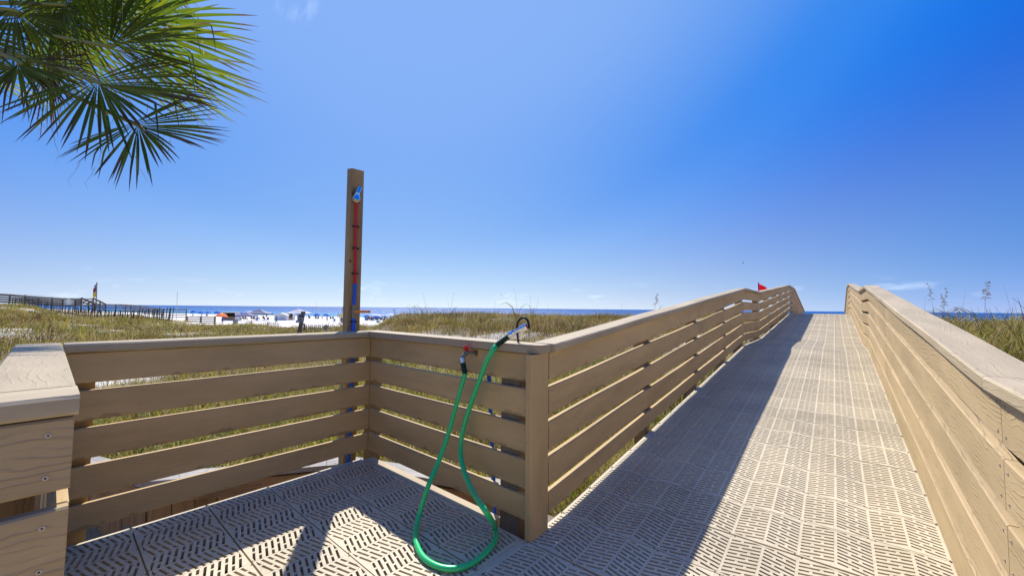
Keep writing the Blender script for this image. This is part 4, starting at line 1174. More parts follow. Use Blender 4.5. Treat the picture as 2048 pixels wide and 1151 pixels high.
# ------------------------------------------------------------------ the beach and what stands on it
def beach(px, ybase):
    """world point where the ray through a photo pixel meets the beach"""
    ys = np.geomspace(38, 420, 900)
    a = place(px, ybase, 1.0); d = a - Vector((0, 0, CAM_H))
    X, Y, Z = d.x * ys, d.y * ys, CAM_H + d.z * ys
    g = beach_z(NRM[0] * X + NRM[1] * Y)
    k = int(np.argmax(Z < g)) if (Z < g).any() else len(ys) - 1
    return Vector((X[k], Y[k], gz(X[k], Y[k]))), float(ys[k])
RIGHT = Vector((CY, SY, 0)); FWD = Vector((-SY, CY, 0))
VIEWROT = Matrix((RIGHT, FWD, Vector((0, 0, 1)))).transposed()
cm = {}
def C(col, rough=.7):
    k = tuple(col)
    if k not in cm: cm[k] = plain('cloth_%d' % len(cm), col, rough, var=.1, scale=3)
    return cm[k]
BLUE, NAVY, ORANGE, YELLOW, WHITE = (.006, .11, .56), (.02, .03, .12), (.85, .22, .03), (.85, .62, .02), (.78, .78, .80)
WOOD = (.35, .24, .13)
def CT(col):
    k = ('t',) + tuple(col)
    if k not in cm:
        m = plain('thin_cloth_%d' % len(cm), col, .7, var=.08, scale=3); nt = m.node_tree; b = nt.nodes['Principled BSDF']
        tr = nt.nodes.new('ShaderNodeBsdfTranslucent'); mx = nt.nodes.new('ShaderNodeMixShader'); mx.inputs[0].default_value = .30
        tr.inputs['Color'].default_value = tuple(min(1, c * 1.15) for c in col) + (1,)
        nt.links.new(b.outputs[0], mx.inputs[1]); nt.links.new(tr.outputs[0], mx.inputs[2]); nt.links.new(mx.outputs[0], nt.nodes['Material Output'].inputs['Surface'])
        cm[k] = m
    return cm[k]
def umbrella(p, w, h, cols, label, group=None, tilt=(0, 0)):
    t = thing('beach_umbrella', p, label, 'umbrella', group)
    mb = MB(); mb.tube([p - Vector((0, 0, .2)), p + Vector((0, 0, h + .08))], .025, 6); mb.build('pole', C((.6, .6, .6)), t)
    mats = [CT(c) for c in cols]; mb = MB(); n = 8
    T = Matrix.Rotation(tilt[0], 3, FWD) @ Matrix.Rotation(tilt[1], 3, RIGHT)
    prof = [(0, .04), (.35, -.08), (.7, -.28), (1.0, -.58)]
    for k in range(n):
        mb.m = k % len(mats); vs = []
        for r, z in prof:
            for j in (0, .5, 1):
                a = 2 * math.pi * (k + j) / n + .2; q = r * w / 2 * (1 if j != .5 else .96)
                vs.append(p + Vector((0, 0, h)) + T @ Vector((q * math.cos(a), q * math.sin(a), z * w / 2)))
        fs = []
        for i in range(3):
            for j in range(2): fs.append((3 * i + j, 3 * i + j + 1, 3 * i + j + 4, 3 * i + j + 3))
        mb.add(vs, fs)
        r1 = vs[-3:]; mb.add(r1 + [v - Vector((0, 0, .07 * w / 2)) for v in r1], [(0, 1, 4, 3), (1, 2, 5, 4)])
    mb.build('canopy', mats, t)
    return t
def canopy_tent(p, w, d, h, top, col, label, vcol=None, legs=True):
    t = thing('canopy_tent', p, label, 'canopy', None)
    c = lambda x, y, z: p + RIGHT * x + FWD * y + Vector((0, 0, z))
    co = [(-w / 2, -d / 2), (w / 2, -d / 2), (w / 2, d / 2), (-w / 2, d / 2)]
    mb = MB()
    n = 6
    for k in range(4):
        a, b = co[k], co[(k + 1) % 4]; rows = []
        for i in range(n + 1):
            f = i / n; z = h + top * (1 - f) ** 1.25
            rows.append([c(a[0] * f + (b[0] - a[0]) * f * u, a[1] * f + (b[1] - a[1]) * f * u, z - .06 * f * (4 * u * (1 - u))) for u in (0, .5, 1)])
        V = [v for r in rows for v in r]
        mb.add(V, [(3 * i + j, 3 * i + j + 1, 3 * i + j + 4, 3 * i + j + 3) for i in range(n) for j in range(2)])
    mb.build('roof', CT(col), t)
    mb = MB()
    for k in range(4):
        a, b = co[k], co[(k + 1) % 4]
        A, B_ = c(a[0], a[1], h), c(b[0], b[1], h); M_ = (A + B_) / 2 - Vector((0, 0, .06))
        dz = Vector((0, 0, .26)); mb.add([A, M_, B_, B_ - dz, M_ - dz * .8, A - dz], [(0, 1, 4, 5), (1, 2, 3, 4)])
    mb.build('valance', C(vcol or col), t)
    if legs:
        for x, y in co:
            mb = MB(); mb.tube([c(x * .98, y * .98, -.1), c(x * .98, y * .98, h - .02)], .03, 6); mb.build('leg', C((.5, .5, .52)), t)
    return t
def chair(p, col, rz, label, group, frame=(.25, .25, .25), s=1.0):
    t = thing('beach_chair', p, label, 'chair', group)
    Rz = Matrix.Rotation(rz, 3, 'Z'); q = lambda x, y, z: p + Rz @ Vector((x * s, y * s, z * s))
    mb = MB(); mb.box(q(0, .05, .32), (.56 * s, .55 * s, .05 * s), Rz); mb.build('seat', C(col), t)
    mb = MB(); mb.box(q(0, -.33, .68), (.56 * s, .05 * s, .78 * s), Rz @ Matrix.Rotation(R(-16), 3, 'X')); mb.build('backrest', C(col), t)
    for sx in (-1, 1):
        mb = MB(); mb.tube([q(.29 * sx, .30, 0), q(.29 * sx, .28, .34), q(.29 * sx, -.26, .34), q(.29 * sx, -.22, 0)], .022 * s, 6)
        mb.tube([q(.29 * sx, .25, .34), q(.29 * sx, .22, .55), q(.29 * sx, -.34, .57)], .022 * s, 6); mb.build('side_frame', C(frame), t)
    return t
def person(p, h, rz, label, shirt, shorts, hair=(.06, .04, .03), skin=(.45, .27, .18), pose='stand', group=None, hat=None):
    """one continuous body grown along a skeleton, clothes and hair as children"""
    t = thing('person', p, label, 'person', group)
    s = h / 1.7; Rz = Matrix.Rotation(rz, 3, 'Z')
    if pose == 'sit':
        J = {'pel': (0, 0, .42), 'che': (0, -.14, .80), 'nec': (0, -.16, .97), 'hea': (0, -.13, 1.10), 'top': (0, -.13, 1.20)}
        for a, k in ((1, 'l'), (-1, 'r')):
            J.update({k + 'sh': (.18 * a, -.15, .90), k + 'el': (.25 * a, -.04, .66), k + 'ha': (.20 * a, .18, .58), k + 'hi': (.09 * a, 0, .42), k + 'kn': (.12 * a, .42, .50), k + 'an': (.12 * a, .62, .10), k + 'to': (.13 * a, .76, .04)})
    else:
        st = .20 if pose == 'walk' else .05
        J = {'pel': (0, 0, .92), 'che': (0, .01, 1.28), 'nec': (0, .0, 1.45), 'hea': (0, .02, 1.57), 'top': (0, .02, 1.68)}
        for a, k in ((1, 'l'), (-1, 'r')):
            J.update({k + 'sh': (.19 * a, 0, 1.38), k + 'el': (.25 * a, -st * a * .5, 1.12), k + 'ha': (.27 * a, -st * a + .06, .86), k + 'hi': (.09 * a, 0, .90), k + 'kn': (.10 * a, st * a * .8 + .03, .49), k + 'an': (.10 * a, st * a, .08), k + 'to': (.11 * a, st * a + .17, .03)})
    names = list(J); P = {k: p + Rz @ (Vector(v) * s) for k, v in J.items()}
    rad = {'pel': .115, 'che': .125, 'nec': .055, 'hea': .088, 'top': .060}
    for k in 'lr': rad.update({k + 'sh': .055, k + 'el': .042, k + 'ha': .034, k + 'hi': .085, k + 'kn': .055, k + 'an': .038, k + 'to': .032})
    E = [('pel', 'che'), ('che', 'nec'), ('nec', 'hea'), ('hea', 'top')]
    for k in 'lr': E += [('che', k + 'sh'), (k + 'sh', k + 'el'), (k + 'el', k + 'ha'), ('pel', k + 'hi'), (k + 'hi', k + 'kn'), (k + 'kn', k + 'an'), (k + 'an', k + 'to')]
    me = bpy.data.meshes.new('body'); me.from_pydata([tuple(P[k] - p) for k in names], [(names.index(a), names.index(b)) for a, b in E], [])
    me.materials.append(C(skin))
    o = bpy.data.objects.new('body', me); COL.objects.link(o); o.parent = t
    m = o.modifiers.new('skin', 'SKIN'); sv = me.skin_vertices[0].data
    for i, k in enumerate(names): sv[i].radius = (rad[k] * s, rad[k] * s); sv[i].use_root = (k == 'pel')
    o.modifiers.new('sub', 'SUBSURF').levels = 1
    def cl(name, segs, col):
        mb = MB()
        for pts, rr in segs: mb.tube(pts, [r * s for r in rr], 10)
        mb.build(name, C(col), t)
    cl('shirt', [([P['pel'] + (P['che'] - P['pel']) * .0, P['pel'].lerp(P['che'], .5), P['che'], P['che'].lerp(P['nec'], .6)], [.165, .16, .185, .10])] + [([P['che'].lerp(P[k + 'sh'], .5), P[k + 'sh'], P[k + 'sh'].lerp(P[k + 'el'], .8)], [.10, .085, .07]) for k in 'lr'], shirt)
    cl('shorts', [([P['pel'] + Vector((0, 0, .06 * s)), P['pel'] - Vector((0, 0, .06 * s))], [.17, .17])] + [([P['pel'].lerp(P[k + 'hi'], .6), P[k + 'hi'].lerp(P[k + 'kn'], .35), P[k + 'hi'].lerp(P[k + 'kn'], .8)], [.10, .115, .10]) for k in 'lr'], shorts)
    hc = P['hea'] + (P['top'] - P['hea']) * .45 - Rz @ Vector((0, .02 * s, 0))
    mb = MB(); mb.tube([hc - Vector((0, 0, .05 * s)), hc, hc + Vector((0, 0, .06 * s)), hc + Vector((0, 0, .10 * s))], [.085 * s, .112 * s, .095 * s, .03 * s], 10)
    mb.build('hair' if not hat else 'hat', C(hat or hair), t)
    if hat:
        mb = MB(); mb.tube([hc + Vector((0, 0, .02 * s)), hc + Vector((0, 0, .035 * s))], [.20 * s, .19 * s], 14); mb.build('hat_brim', C(hat), t)
    return t
def sized(px, ybase, wpx=None, hpx=None):
    p, yc = beach(px, ybase); return p, yc, yc / FOC

# blue umbrellas scattered along the water's edge
GB = 'blue umbrellas by the water'
for px, yb, ytop, wpx, lab in [
        (386, 631, 620.5, 12.5, 'blue umbrella right of the far boardwalk end, peaked and tilted'), (402, 631, 622, 13, 'second blue umbrella from the far boardwalk end'),
        (415.5, 631.5, 622.5, 11, 'third blue umbrella from the far boardwalk end'), (435, 631, 622, 14, 'blue umbrella above the orange umbrella'),
        (481, 633, 623.5, 13, 'blue umbrella half hidden behind the low left end of the grey tents'), (540, 633, 624, 12, 'blue and white topped umbrella at the right end of the big grey canopy'),
        (633, 637, 626.5, 14, 'blue umbrella right of the leaning sign over a pair of chairs'), (652.5, 638, 627, 14, 'blue umbrella over a standing group left of the yellow canopy'),
        (733, 640, 629.5, 13, 'blue umbrella just right of the shower post'), (753, 640, 630.5, 18, 'wide blue umbrella under the pale shade sail'),
        (767, 640, 630, 10, 'small blue umbrella at the right end of the shade sail'), (840, 640, 632, 13, 'blue umbrella half behind the middle dune'), (868, 640, 625, 9, 'folded pointed blue umbrella poking over the middle dune'),
        (2.5, 631, 623, 10, 'blue umbrella far left behind the boardwalk') ][:13]:
    p, yc, k = sized(px, yb); w = wpx * k; h = (yb - ytop) * k
    umbrella(p, w, h, [BLUE, (.008, .13, .52)] if px != 540 else [BLUE, WHITE], lab, GB, (R(-14) if px == 386 else rng.uniform(-.08, .08), rng.uniform(-.08, .08)))
p, yc, k = sized(443, 645); umbrella(p, 22.5 * k, 19 * k, [ORANGE, (.88, .30, .05)], 'bright orange umbrella in front of the left kiosk', None, (.03, -.06))
p, yc, k = sized(806, 643); umbrella(p, 17 * k, 13.5 * k, [(.85, .75, .05), (.1, .65, .75), (.05, .08, .6), (.75, .03, .35), (.85, .2, .1), (.2, .6, .1)], 'rainbow striped umbrella tilted beside the brown sea oat', None, (.5, .25))
p, yc, k = sized(797, 642); umbrella(p, 14 * k, 14.5 * k, [(.75, .03, .35), (.9, .8, .1), (.85, .35, .1), (.3, .75, .3)], 'second rainbow umbrella partly behind the brown sea oat', None, (-.55, .2))
p, yc, k = sized(656, 634); umbrella(p, 10 * k, 7 * k, [(.7, .75, .74), (.25, .55, .5)], 'pale green and white umbrella left of the yellow canopy')
# canopies
p, yc, k = sized(518, 641); canopy_tent(p, 44 * k, 20 * k, 14.5 * k, 9.0 * k, (.36, .36, .44), 'large grey canopy tent with a dark edge over a seated group', (.05, .05, .11))
p, yc, k = sized(492, 642); canopy_tent(p, 34 * k, 16 * k, 11.5 * k, 6.5 * k, (.30, .31, .42), 'lower grey blue canopy tent left of the large grey one', (.06, .08, .2))
p, yc, k = sized(499, 636); canopy_tent(p, 16 * k, 12 * k, 12 * k, 3.4 * k, (.55, .53, .68), 'pale lavender canopy top behind the grey tents')
p, yc, k = sized(596, 639); canopy_tent(p, 45 * k, 20 * k, 13.5 * k, 8.2 * k, WHITE, 'white canopy tent with a peaked roof behind the leaning sign', (.50, .48, .66))
p, yc, k = sized(694, 641); canopy_tent(p, 33 * k, 14 * k, 11.0 * k, 6.5 * k, YELLOW, 'yellow canopy partly behind the shower post', (.8, .5, .05))
# shade sail on poles
p, yc, k = sized(766, 641)
t = thing('shade_sail', p, 'long pale lavender shade sail rippling between poles right of the shower post', 'shade sail')
mb = MB(); n = 18; V = []
for i in range(n + 1):
    f = i / n
    for j in range(4):
        g = j / 3
        V.append(p + RIGHT * ((f - .5) * 52 * k) + FWD * ((g - .5) * 9 * k) + Vector((0, 0, 11.2 * k + (1.9 * math.sin(f * 9.5 + .5) + 1.1 * f) * k * .6 + (g - .5) * 1.6 * k)))
mb.add(V, [(4 * i + j, 4 * i + j + 1, 4 * i + j + 5, 4 * i + j + 4) for i in range(n) for j in range(3)], smooth=True); mb.build('fabric', CT((.62, .58, .74)), t)
for f in (-.48, -.08, .30, .48):
    mb = MB(); mb.tube([p + RIGHT * f * 52 * k - Vector((0, 0, .2)), p + RIGHT * f * 52 * k + Vector((0, 0, 11 * k))], .04, 6); mb.build('pole', C((.1, .12, .3)), t)
# kiosks (rental huts) with counters
def kiosk(px, yb, wpx, hpx, label, blue=False):
    p, yc, k = sized(px, yb); w, h, d = wpx * k, hpx * k, wpx * k * .6
    t = thing('rental_kiosk', p, label, 'kiosk'); c = lambda x, y, z: p + RIGHT * x + FWD * y + Vector((0, 0, z))
    def bx(name, x, y, z, sx, sy, sz, col):
        mb = MB(); mb.box(c(x, y, z), (sx, sy, sz), VIEWROT); return mb.build(name, C(col), t)
    bx('counter', 0, -d / 2 + .08, h * .28, w * .96, .14, h * .34, (.36, .23, .11))
    bx('base', 0, 0, h * .06, w, d, h * .09, (.55, .55, .58))
    bx('back_wall', 0, d / 2 - .06, h * .52, w * .96, .10, h * .80, (.05, .05, .07))
    for s_ in (-1, 1): bx('side_wall', s_ * w / 2, 0, h * .52, .10, d * .96, h * .80, (.72, .72, .74))
    bx('roof', 0, -.1, h * .955, w * 1.08, d * 1.12, h * .07, (.70, .66, .55))
    bx('shelf', -w * .1, d * .2, h * .55, w * .7, .3, h * .05, (.30, .17, .08))
    if blue: bx('towel_rack', -w * .34, -d / 2 - .02, h * .50, w * .26, .08, h * .52, (.012, .08, .42))
    return t
kiosk(462, 640.5, 26, 17, 'left rental kiosk with a dark opening, tan counter and blue towels hung at its side', True)
kiosk(580, 639.5, 15, 13.5, 'right rental kiosk with a dark opening and tan counter under the white canopy')
def hut(px, yb, wpx, hpx, label, rz):
    p, yc, k = sized(px, yb); w, h = wpx * k, hpx * k
    t = thing('storage_hut', p, label, 'hut'); Rz = Matrix.Rotation(rz, 3, 'Z') @ VIEWROT
    c = lambda x, y, z: p + Rz @ Vector((x, y, z))
    mb = MB(); hw, d, e = w / 2, w * .42, h * .70
    V = [c(-hw, -d, 0), c(hw, -d, 0), c(hw, d, 0), c(-hw, d, 0), c(-hw, -d, e), c(hw, -d, e), c(hw, d, e), c(-hw, d, e), c(0, -d, h * .96), c(0, d, h * .96)]
    mb.add(V, [(0, 1, 5, 8, 4), (2, 3, 7, 9, 6), (1, 2, 6, 5), (3, 0, 4, 7)]); mb.build('walls', C((.74, .74, .76)), t)
    o_ = .08 * w
    for s_ in (-1, 1):
        mb = MB(); A = [c(0, -d - o_, h), c(s_ * (hw + o_), -d - o_, e - .03), c(s_ * (hw + o_), d + o_, e - .03), c(0, d + o_, h)]
        mb.add(A + [a - Vector((0, 0, .06)) for a in A], [(0, 1, 2, 3), (7, 6, 5, 4), (0, 4, 5, 1), (1, 5, 6, 2), (2, 6, 7, 3)]); mb.build('roof', C(WHITE), t)
    dr = MB(); dr.box(c(hw * .25, -d - .03, e * .45), (w * .34, .05, e * .86), Rz); dd = dr.build('door', C((.60, .60, .66)), t)
    for f in (-.30, 0, .3):
        mb = MB(); mb.box(c(hw * f * 2.2, -d - .02, e * .5), (.05, .03, e * .92), Rz); mb.build('batten', C((.62, .62, .66)), t)
    return t
hut(563, 640, 22, 14.8, 'white gabled hut left of the right kiosk, a walker in blue before it', .35)
hut(694, 645, 17, 16, 'white ribbed hut partly behind the shower post', -.1)
# surfboard-like dark banners by the kiosks
def feather(px, yb, hpx, label):
    p, yc, k = sized(px, yb); h = hpx * k
    t = thing('feather_banner', p, label, 'banner'); mb = MB(); pts = [p + Vector((0, 0, h * f)) + RIGHT * (-.25 * h * max(0, f - .6) ** 1.3) for f in np.linspace(0, 1, 9)]
    mb.tube(pts, .02, 6); mb.build('pole', C((.1, .1, .1)), t)
    mb = MB(); L = pts; V = []
    for i, q in enumerate(L[1:]):
        w = h * .26 * math.sin(math.pi * min(1, (i + 1.2) / 8.5)); V += [q, q + RIGHT * w * .9 + FWD * .05 * math.sin(i) + Vector((0, 0, -.03 * h))]
    mb.add(V, [(2 * i, 2 * i + 1, 2 * i + 3, 2 * i + 2) for i in range(len(L) - 2)]); mb.build('cloth', C((.02, .04, .14)), t)
feather(568, 638.5, 14, 'dark blue feather banner beside the white gabled hut')
feather(594.5, 639, 11.5, 'dark feather banner just left of the leaning sign')
# bins
p, yc, k = sized(470.5, 648); w, h = 9 * k, 8 * k
t = thing('trash_bin', p, 'grey slatted trash bin with a dark rim on the sand left of the diagonal fence', 'bin')
for i in range(14):
    a = 2 * math.pi * i / 14; mb = MB(); q = p + Vector((math.cos(a), math.sin(a), 0)) * w * .46 + Vector((0, 0, h * .45)); mb.box(q, (w * .17, w * .05, h * .9), Matrix.Rotation(a + math.pi / 2, 3, 'Z')); mb.build('slat', C((.34, .34, .30)), t)
mb = MB(); mb.tube([p + Vector((0, 0, .05)), p + Vector((0, 0, h * .86))], [w * .42, w * .44], 14); mb.build('liner', C((.10, .10, .10)), t)
mb = MB(); mb.tube([p + Vector((0, 0, h * .90)), p + Vector((0, 0, h))], [w * .52, w * .50], 14); mb.build('rim', C((.08, .08, .08)), t)
p, yc, k = sized(594.5, 645); w, h = 5 * k, 5 * k
t = thing('cooler_box', p, 'small grey round topped box alone on the sand left of the leaning sign', 'cooler'); mb = MB()
mb.loft([p - FWD * w * .35, p + FWD * w * .35], [(w * .5 * math.cos(a), h * (.45 + .55 * math.sin(a))) if a >= 0 else (0, 0) for a in np.linspace(0, math.pi, 9)] + [(-w * .5, 0), (w * .5, 0)]); mb.build('shell', C((.28, .28, .34)), t)
mb = MB(); mb.tube([p + RIGHT * (-w * .2) + Vector((0, 0, h)), p + Vector((0, 0, h * 1.1)), p + RIGHT * (w * .2) + Vector((0, 0, h))], .03, 6); mb.build('handle', C((.1, .1, .1)), t)
# people
p, yc, k = sized(552.5, 648.5); person(p, 17.8 * k, 2.6, 'person in a teal blue shirt and hat walking away over the sand', (.01, .22, .42), (.04, .30, .36), pose='walk', hat=(.34, .24, .12), skin=(.42, .24, .16))
p, yc, k = sized(683, 647.5); person(p, 14 * k, 1.0, 'tanned person in blue shorts standing left of the ribbed hut', (.16, .10, .07), (.02, .05, .25), pose='walk', skin=(.20, .12, .08))
p, yc, k = sized(654, 643); person(p, 11.5 * k, .4, 'person in white with a red bag standing below a blue umbrella', (.70, .70, .74), (.30, .30, .34), pose='stand')
p, yc, k = sized(445, 648.5); person(p, 13.5 * k, -1.2, 'person in a dark blue top bending beside the orange umbrella', (.05, .07, .20), (.25, .24, .30), pose='walk', skin=(.35, .2, .13))
p, yc, k = sized(617, 637); person(p, 8 * k, .4, 'person in dark clothes standing right of the leaning sign', (.03, .04, .08), (.06, .06, .12))
GS_ = 'people sitting under the grey canopies'
for px, yb, sh, lab in [(486, 641, (.04, .04, .09), 'seated person in a dark top leftmost under the lower grey canopy'), (491, 641, (.10, .08, .14), 'seated person in purple grey under the lower grey canopy'), (503, 640.5, (.14, .10, .07), 'seated person in brown in the middle of the group under the large canopy'),
                        (508, 641, (.05, .05, .06), 'seated person in black under the large grey canopy'), (515.5, 640.5, (.45, .05, .08), 'seated person in red in a blue chair'), (526.5, 640, (.06, .05, .05), 'dark haired person in a blue chair at the right of the group')]:
    p, yc, k = sized(px, yb); person(p + Vector((0, 0, .12)), 9.5 * k * 1.3, rng.uniform(-.6, .6) + YAW, lab, sh, (.08, .08, .12), pose='sit', group=GS_)
GC = 'beach chairs on the sand'
for px, yb, col, lab in [(514, 642, (.01, .20, .48), 'blue beach chair below the person in red'), (527, 641.5, (.01, .22, .46), 'blue beach chair right of the person in red'), (535, 641, (.20, .17, .12), 'brown beach chair at the right end of the group'),
                         (479.5, 641.5, (.10, .10, .14), 'dark beach chair left of the seated group'), (533, 634, (.30, .08, .12), 'dark red beach chair behind the right end of the large canopy'),
                         (631.5, 638, (.02, .03, .12), 'navy beach chair, left of a pair under a blue umbrella'), (636, 638, (.02, .03, .12), 'navy beach chair, right of a pair under a blue umbrella'), (643, 637.5, (.35, .42, .52), 'pale blue beach chair beside the navy pair'),
                         (668, 644, (.10, .28, .46), 'blue grey beach chair left of the ribbed hut'), (402, 632, (.03, .04, .10), 'dark lounger below the second blue umbrella'), (413, 632.5, (.04, .05, .12), 'dark lounger below the third blue umbrella'), (384, 632.5, (.06, .06, .10), 'dark lounger below the tilted blue umbrella'),
                         (618.5, 637.5, (.03, .05, .12), 'dark chair right of the leaning sign'), (661, 638.5, (.06, .10, .10), 'dark green low chair under the pale umbrella'), (666, 638.5, (.05, .06, .12), 'navy low chair under the pale umbrella'), (683.5, 640, (.10, .14, .10), 'dark green chair behind the tanned person')]:
    p, yc, k = sized(px, yb); chair(p, col, YAW + rng.uniform(-.7, .7) + math.pi, lab, GC, s=.85)
crowd = [(731, (.10, .22, .40)), (734.5, (.06, .16, .34)), (738, (.30, .10, .12)), (742, (.06, .10, .12)), (746, (.10, .20, .36)), (750, (.06, .06, .10)), (754.5, (.06, .14, .30)), (759, (.10, .20, .34)), (764, (.20, .26, .34)), (768.5, (.24, .08, .05)), (773, (.10, .14, .22)), (778.5, (.16, .18, .28)), (784, (.40, .48, .10)), (794, (.22, .10, .06)), (801, (.30, .32, .36)), (807, (.20, .24, .30))]
nm = ['first', 'second', 'third', 'fourth', 'fifth', 'sixth', 'seventh', 'eighth', 'ninth', 'tenth', 'eleventh', 'twelfth', 'thirteenth', 'fourteenth', 'fifteenth', 'sixteenth']
for i, (px, col) in enumerate(crowd):
    p, yc, k = sized(px, 641.5 + .9 * math.sin(i * 2.3)); chair(p, col, YAW + math.pi + rng.uniform(-.5, .5), '%s beach chair counted rightward from the shower post in the crowded row' % nm[i], 'chairs in the crowded row', s=.95)
for i, (px, col, lab) in enumerate([(743, (.45, .06, .08), 'person in a red top sitting in the row right of the shower post'), (736, (.05, .07, .12), 'person in black sitting near the shower post in the crowded row'), (757, (.05, .12, .26), 'person in navy sitting under the wide blue umbrella'), (770, (.22, .10, .06), 'bare chested person sitting right of the shade sail pole'), (796, (.20, .09, .05), 'bare chested person sitting below the rainbow umbrellas')]):
    p, yc, k = sized(px, 640.5); person(p + Vector((0, 0, .15)), 1.75, YAW + math.pi + .3 * math.sin(i * 3), lab, col, (.08, .10, .2), pose='sit', group='people sitting in the crowded row')
for px, yb, col, lab in [(756, 645, (.10, .36, .34), 'teal round beach pouf in front of the crowded row'), (770.5, 643.5, (.45, .47, .08), 'lime yellow round beach pouf in front of the crowded row')]:
    p, yc, k = sized(px, yb); w = 7 * k; t = thing('beach_bag', p, lab, 'beach bag')
    mb = MB(); mb.tube([p + Vector((0, 0, -.05)), p + Vector((0, 0, .3 * w)), p + Vector((0, 0, .52 * w)), p + Vector((0, 0, .60 * w))], [.42 * w, .5 * w, .36 * w, .12 * w], 12); mb.build('sack', C(col), t)
    mb = MB(); mb.tube([p + RIGHT * (-.2 * w) + Vector((0, 0, .5 * w)), p + Vector((0, 0, .75 * w)), p + RIGHT * (.2 * w) + Vector((0, 0, .5 * w))], .03, 6); mb.build('strap', C((.2, .2, .2)), t)

# ------------------------------------------------------------------ fences, posts, signs and the other boardwalk
def picket_fence(spec, step, hpx, label, col_a, col_b, lean=.06, wires=True, wid=.055):
    """spec: (px, y of the base, depth) stations; pickets of split wood on wires"""
    st = [(place(px, y, yc), hpx * yc / FOC) for px, y, yc in spec]
    t = thing('picket_fence', st[0][0], label, 'fence')
    m = [board_mat('picket_a', col_a, var=.3), board_mat('picket_b', col_b, var=.3)]
    mesh = []
    for mm in m:
        mb = MB(); mb.box((0, 0, .5), (1, 1, 1)); mesh.append(mb.mesh('picket', mm))
    tops = []
    for (a, ha), (b, hb) in zip(st[:-1], st[1:]):
        L = (b - a).length; n = max(1, int(L / step)); ang = math.atan2((b - a).y, (b - a).x)
        for k in range(n):
            f = k / n; p = a.lerp(b, f); h = (ha + (hb - ha) * f) * rng.uniform(.9, 1.08)
            o = child('picket', mesh[rng.random() < .4], t, p - st[0][0] - Vector((0, 0, .3)), Euler((rng.uniform(-lean, lean), lean * .6 + rng.uniform(-lean, lean), ang)), (wid, .014, h + .3))
            tops.append(p)
    if wires:
        for f in (.25, .55, .85):
            mb = MB(); mb.tube([p + Vector((0, 0, h * f)) for p, h in st], .008, 5); mb.build('wire', M['black'], t)
    return t
picket_fence([(18, 617, 46), (60, 618.5, 45), (105, 626, 43), (150, 635, 42), (200, 642, 41), (240, 643, 41), (290, 640, 42), (348, 636.5, 43)], .165, 22,
             'long grey picket sand fence along the far left dune in front of the boardwalk', (.10, .095, .09), (.17, .15, .11), lean=.09, wid=.072)
picket_fence([(604, 663.5, 31), (640, 664, 31.5), (668, 665, 32)], .13, 15.5, 'pale picket sand fence between the leaning sign and the stump', (.42, .40, .36), (.30, .28, .24), lean=.04, wid=.05)
picket_fence([(488, 653, 50), (503.5, 649, 52)], .22, 8, 'short picket fence piece sloping up to its dark end post on the sand', (.24, .23, .20), (.30, .28, .24), wid=.05)
picket_fence([(512, 654.5, 49), (536, 651, 50), (560, 655, 46)], .24, 8.5, 'second short picket fence piece below the walking person', (.28, .27, .23), (.36, .34, .29), wid=.05)
def simple_post(px, yb, yt, yc, w, label, lean=0.0, name='fence_post', mat='grey_wood'):
    a = place(px, yb, yc); b = place(px + lean, yt, yc); t = thing(name, a, label, 'post')
    mb = MB(); mb.loft([a - Vector((0, 0, .3)), b], rrect(-w / 2, w / 2, -w / 2, w / 2, w * .08), up=tuple(FWD)); mb.build('shaft', M[mat], t)
    mb = MB(); mb.loft([b, b + (b - a).normalized() * .02], rrect(-w * .42, w * .42, -w * .42, w * .42, w * .08), up=tuple(FWD)); mb.build('end_grain', M[mat], t)
    return t
simple_post(503.5, 652, 642.5, 51.5, .11, 'dark end post of the short sloping fence piece')
simple_post(535.5, 653, 644.5, 50, .11, 'dark post in the middle of the second short fence')
simple_post(608.5, 662, 647, 31, .10, 'dark thin post right of the leaning sign post')
simple_post(652, 664, 650.5, 28, .27, 'short brown wooden stump right of the pale picket fence')
simple_post(4, 624, 611, 36, .12, 'short pale post in the grass at the far left')
# leaning post with a sign
a = place(596.5, 668, 22); b = place(607, 622, 22)
t = thing('sign_post', a, 'leaning wooden post with a small weathered sign, its print faded', 'sign')
mb = MB(); mb.loft([a - Vector((0, 0, .3)), b], rrect(-.085, .085, -.085, .085, .01), up=tuple(FWD)); mb.build('post', M['grey_wood'], t)
ax = (b - a).normalized(); sc = a.lerp(b, .69) - FWD * .10
q = Matrix((RIGHT, FWD, ax)).transposed(); side = ax.cross(FWD).normalized()
q = Matrix((side, FWD, ax)).transposed()
mb = MB(); mb.box(sc, (.33, .02, .46), q); board = mb.build('sign_board', plain('faded_sign', (.36, .36, .38), .7, var=.3, scale=9), t)
mb = MB()
mb.box(sc - FWD * .012 + ax * .135, (.29, .004, .11), q); mb.box(sc - FWD * .012 - side * .005 - ax * .04, (.035, .004, .15), q); mb.box(sc - FWD * .012 + side * .05 - ax * .06, (.03, .004, .07), q); mb.box(sc - FWD * .012 - side * .06 - ax * .16, (.18, .004, .03), q)
mb.build('print', plain('sign_print', (.06, .06, .07), .7), board)
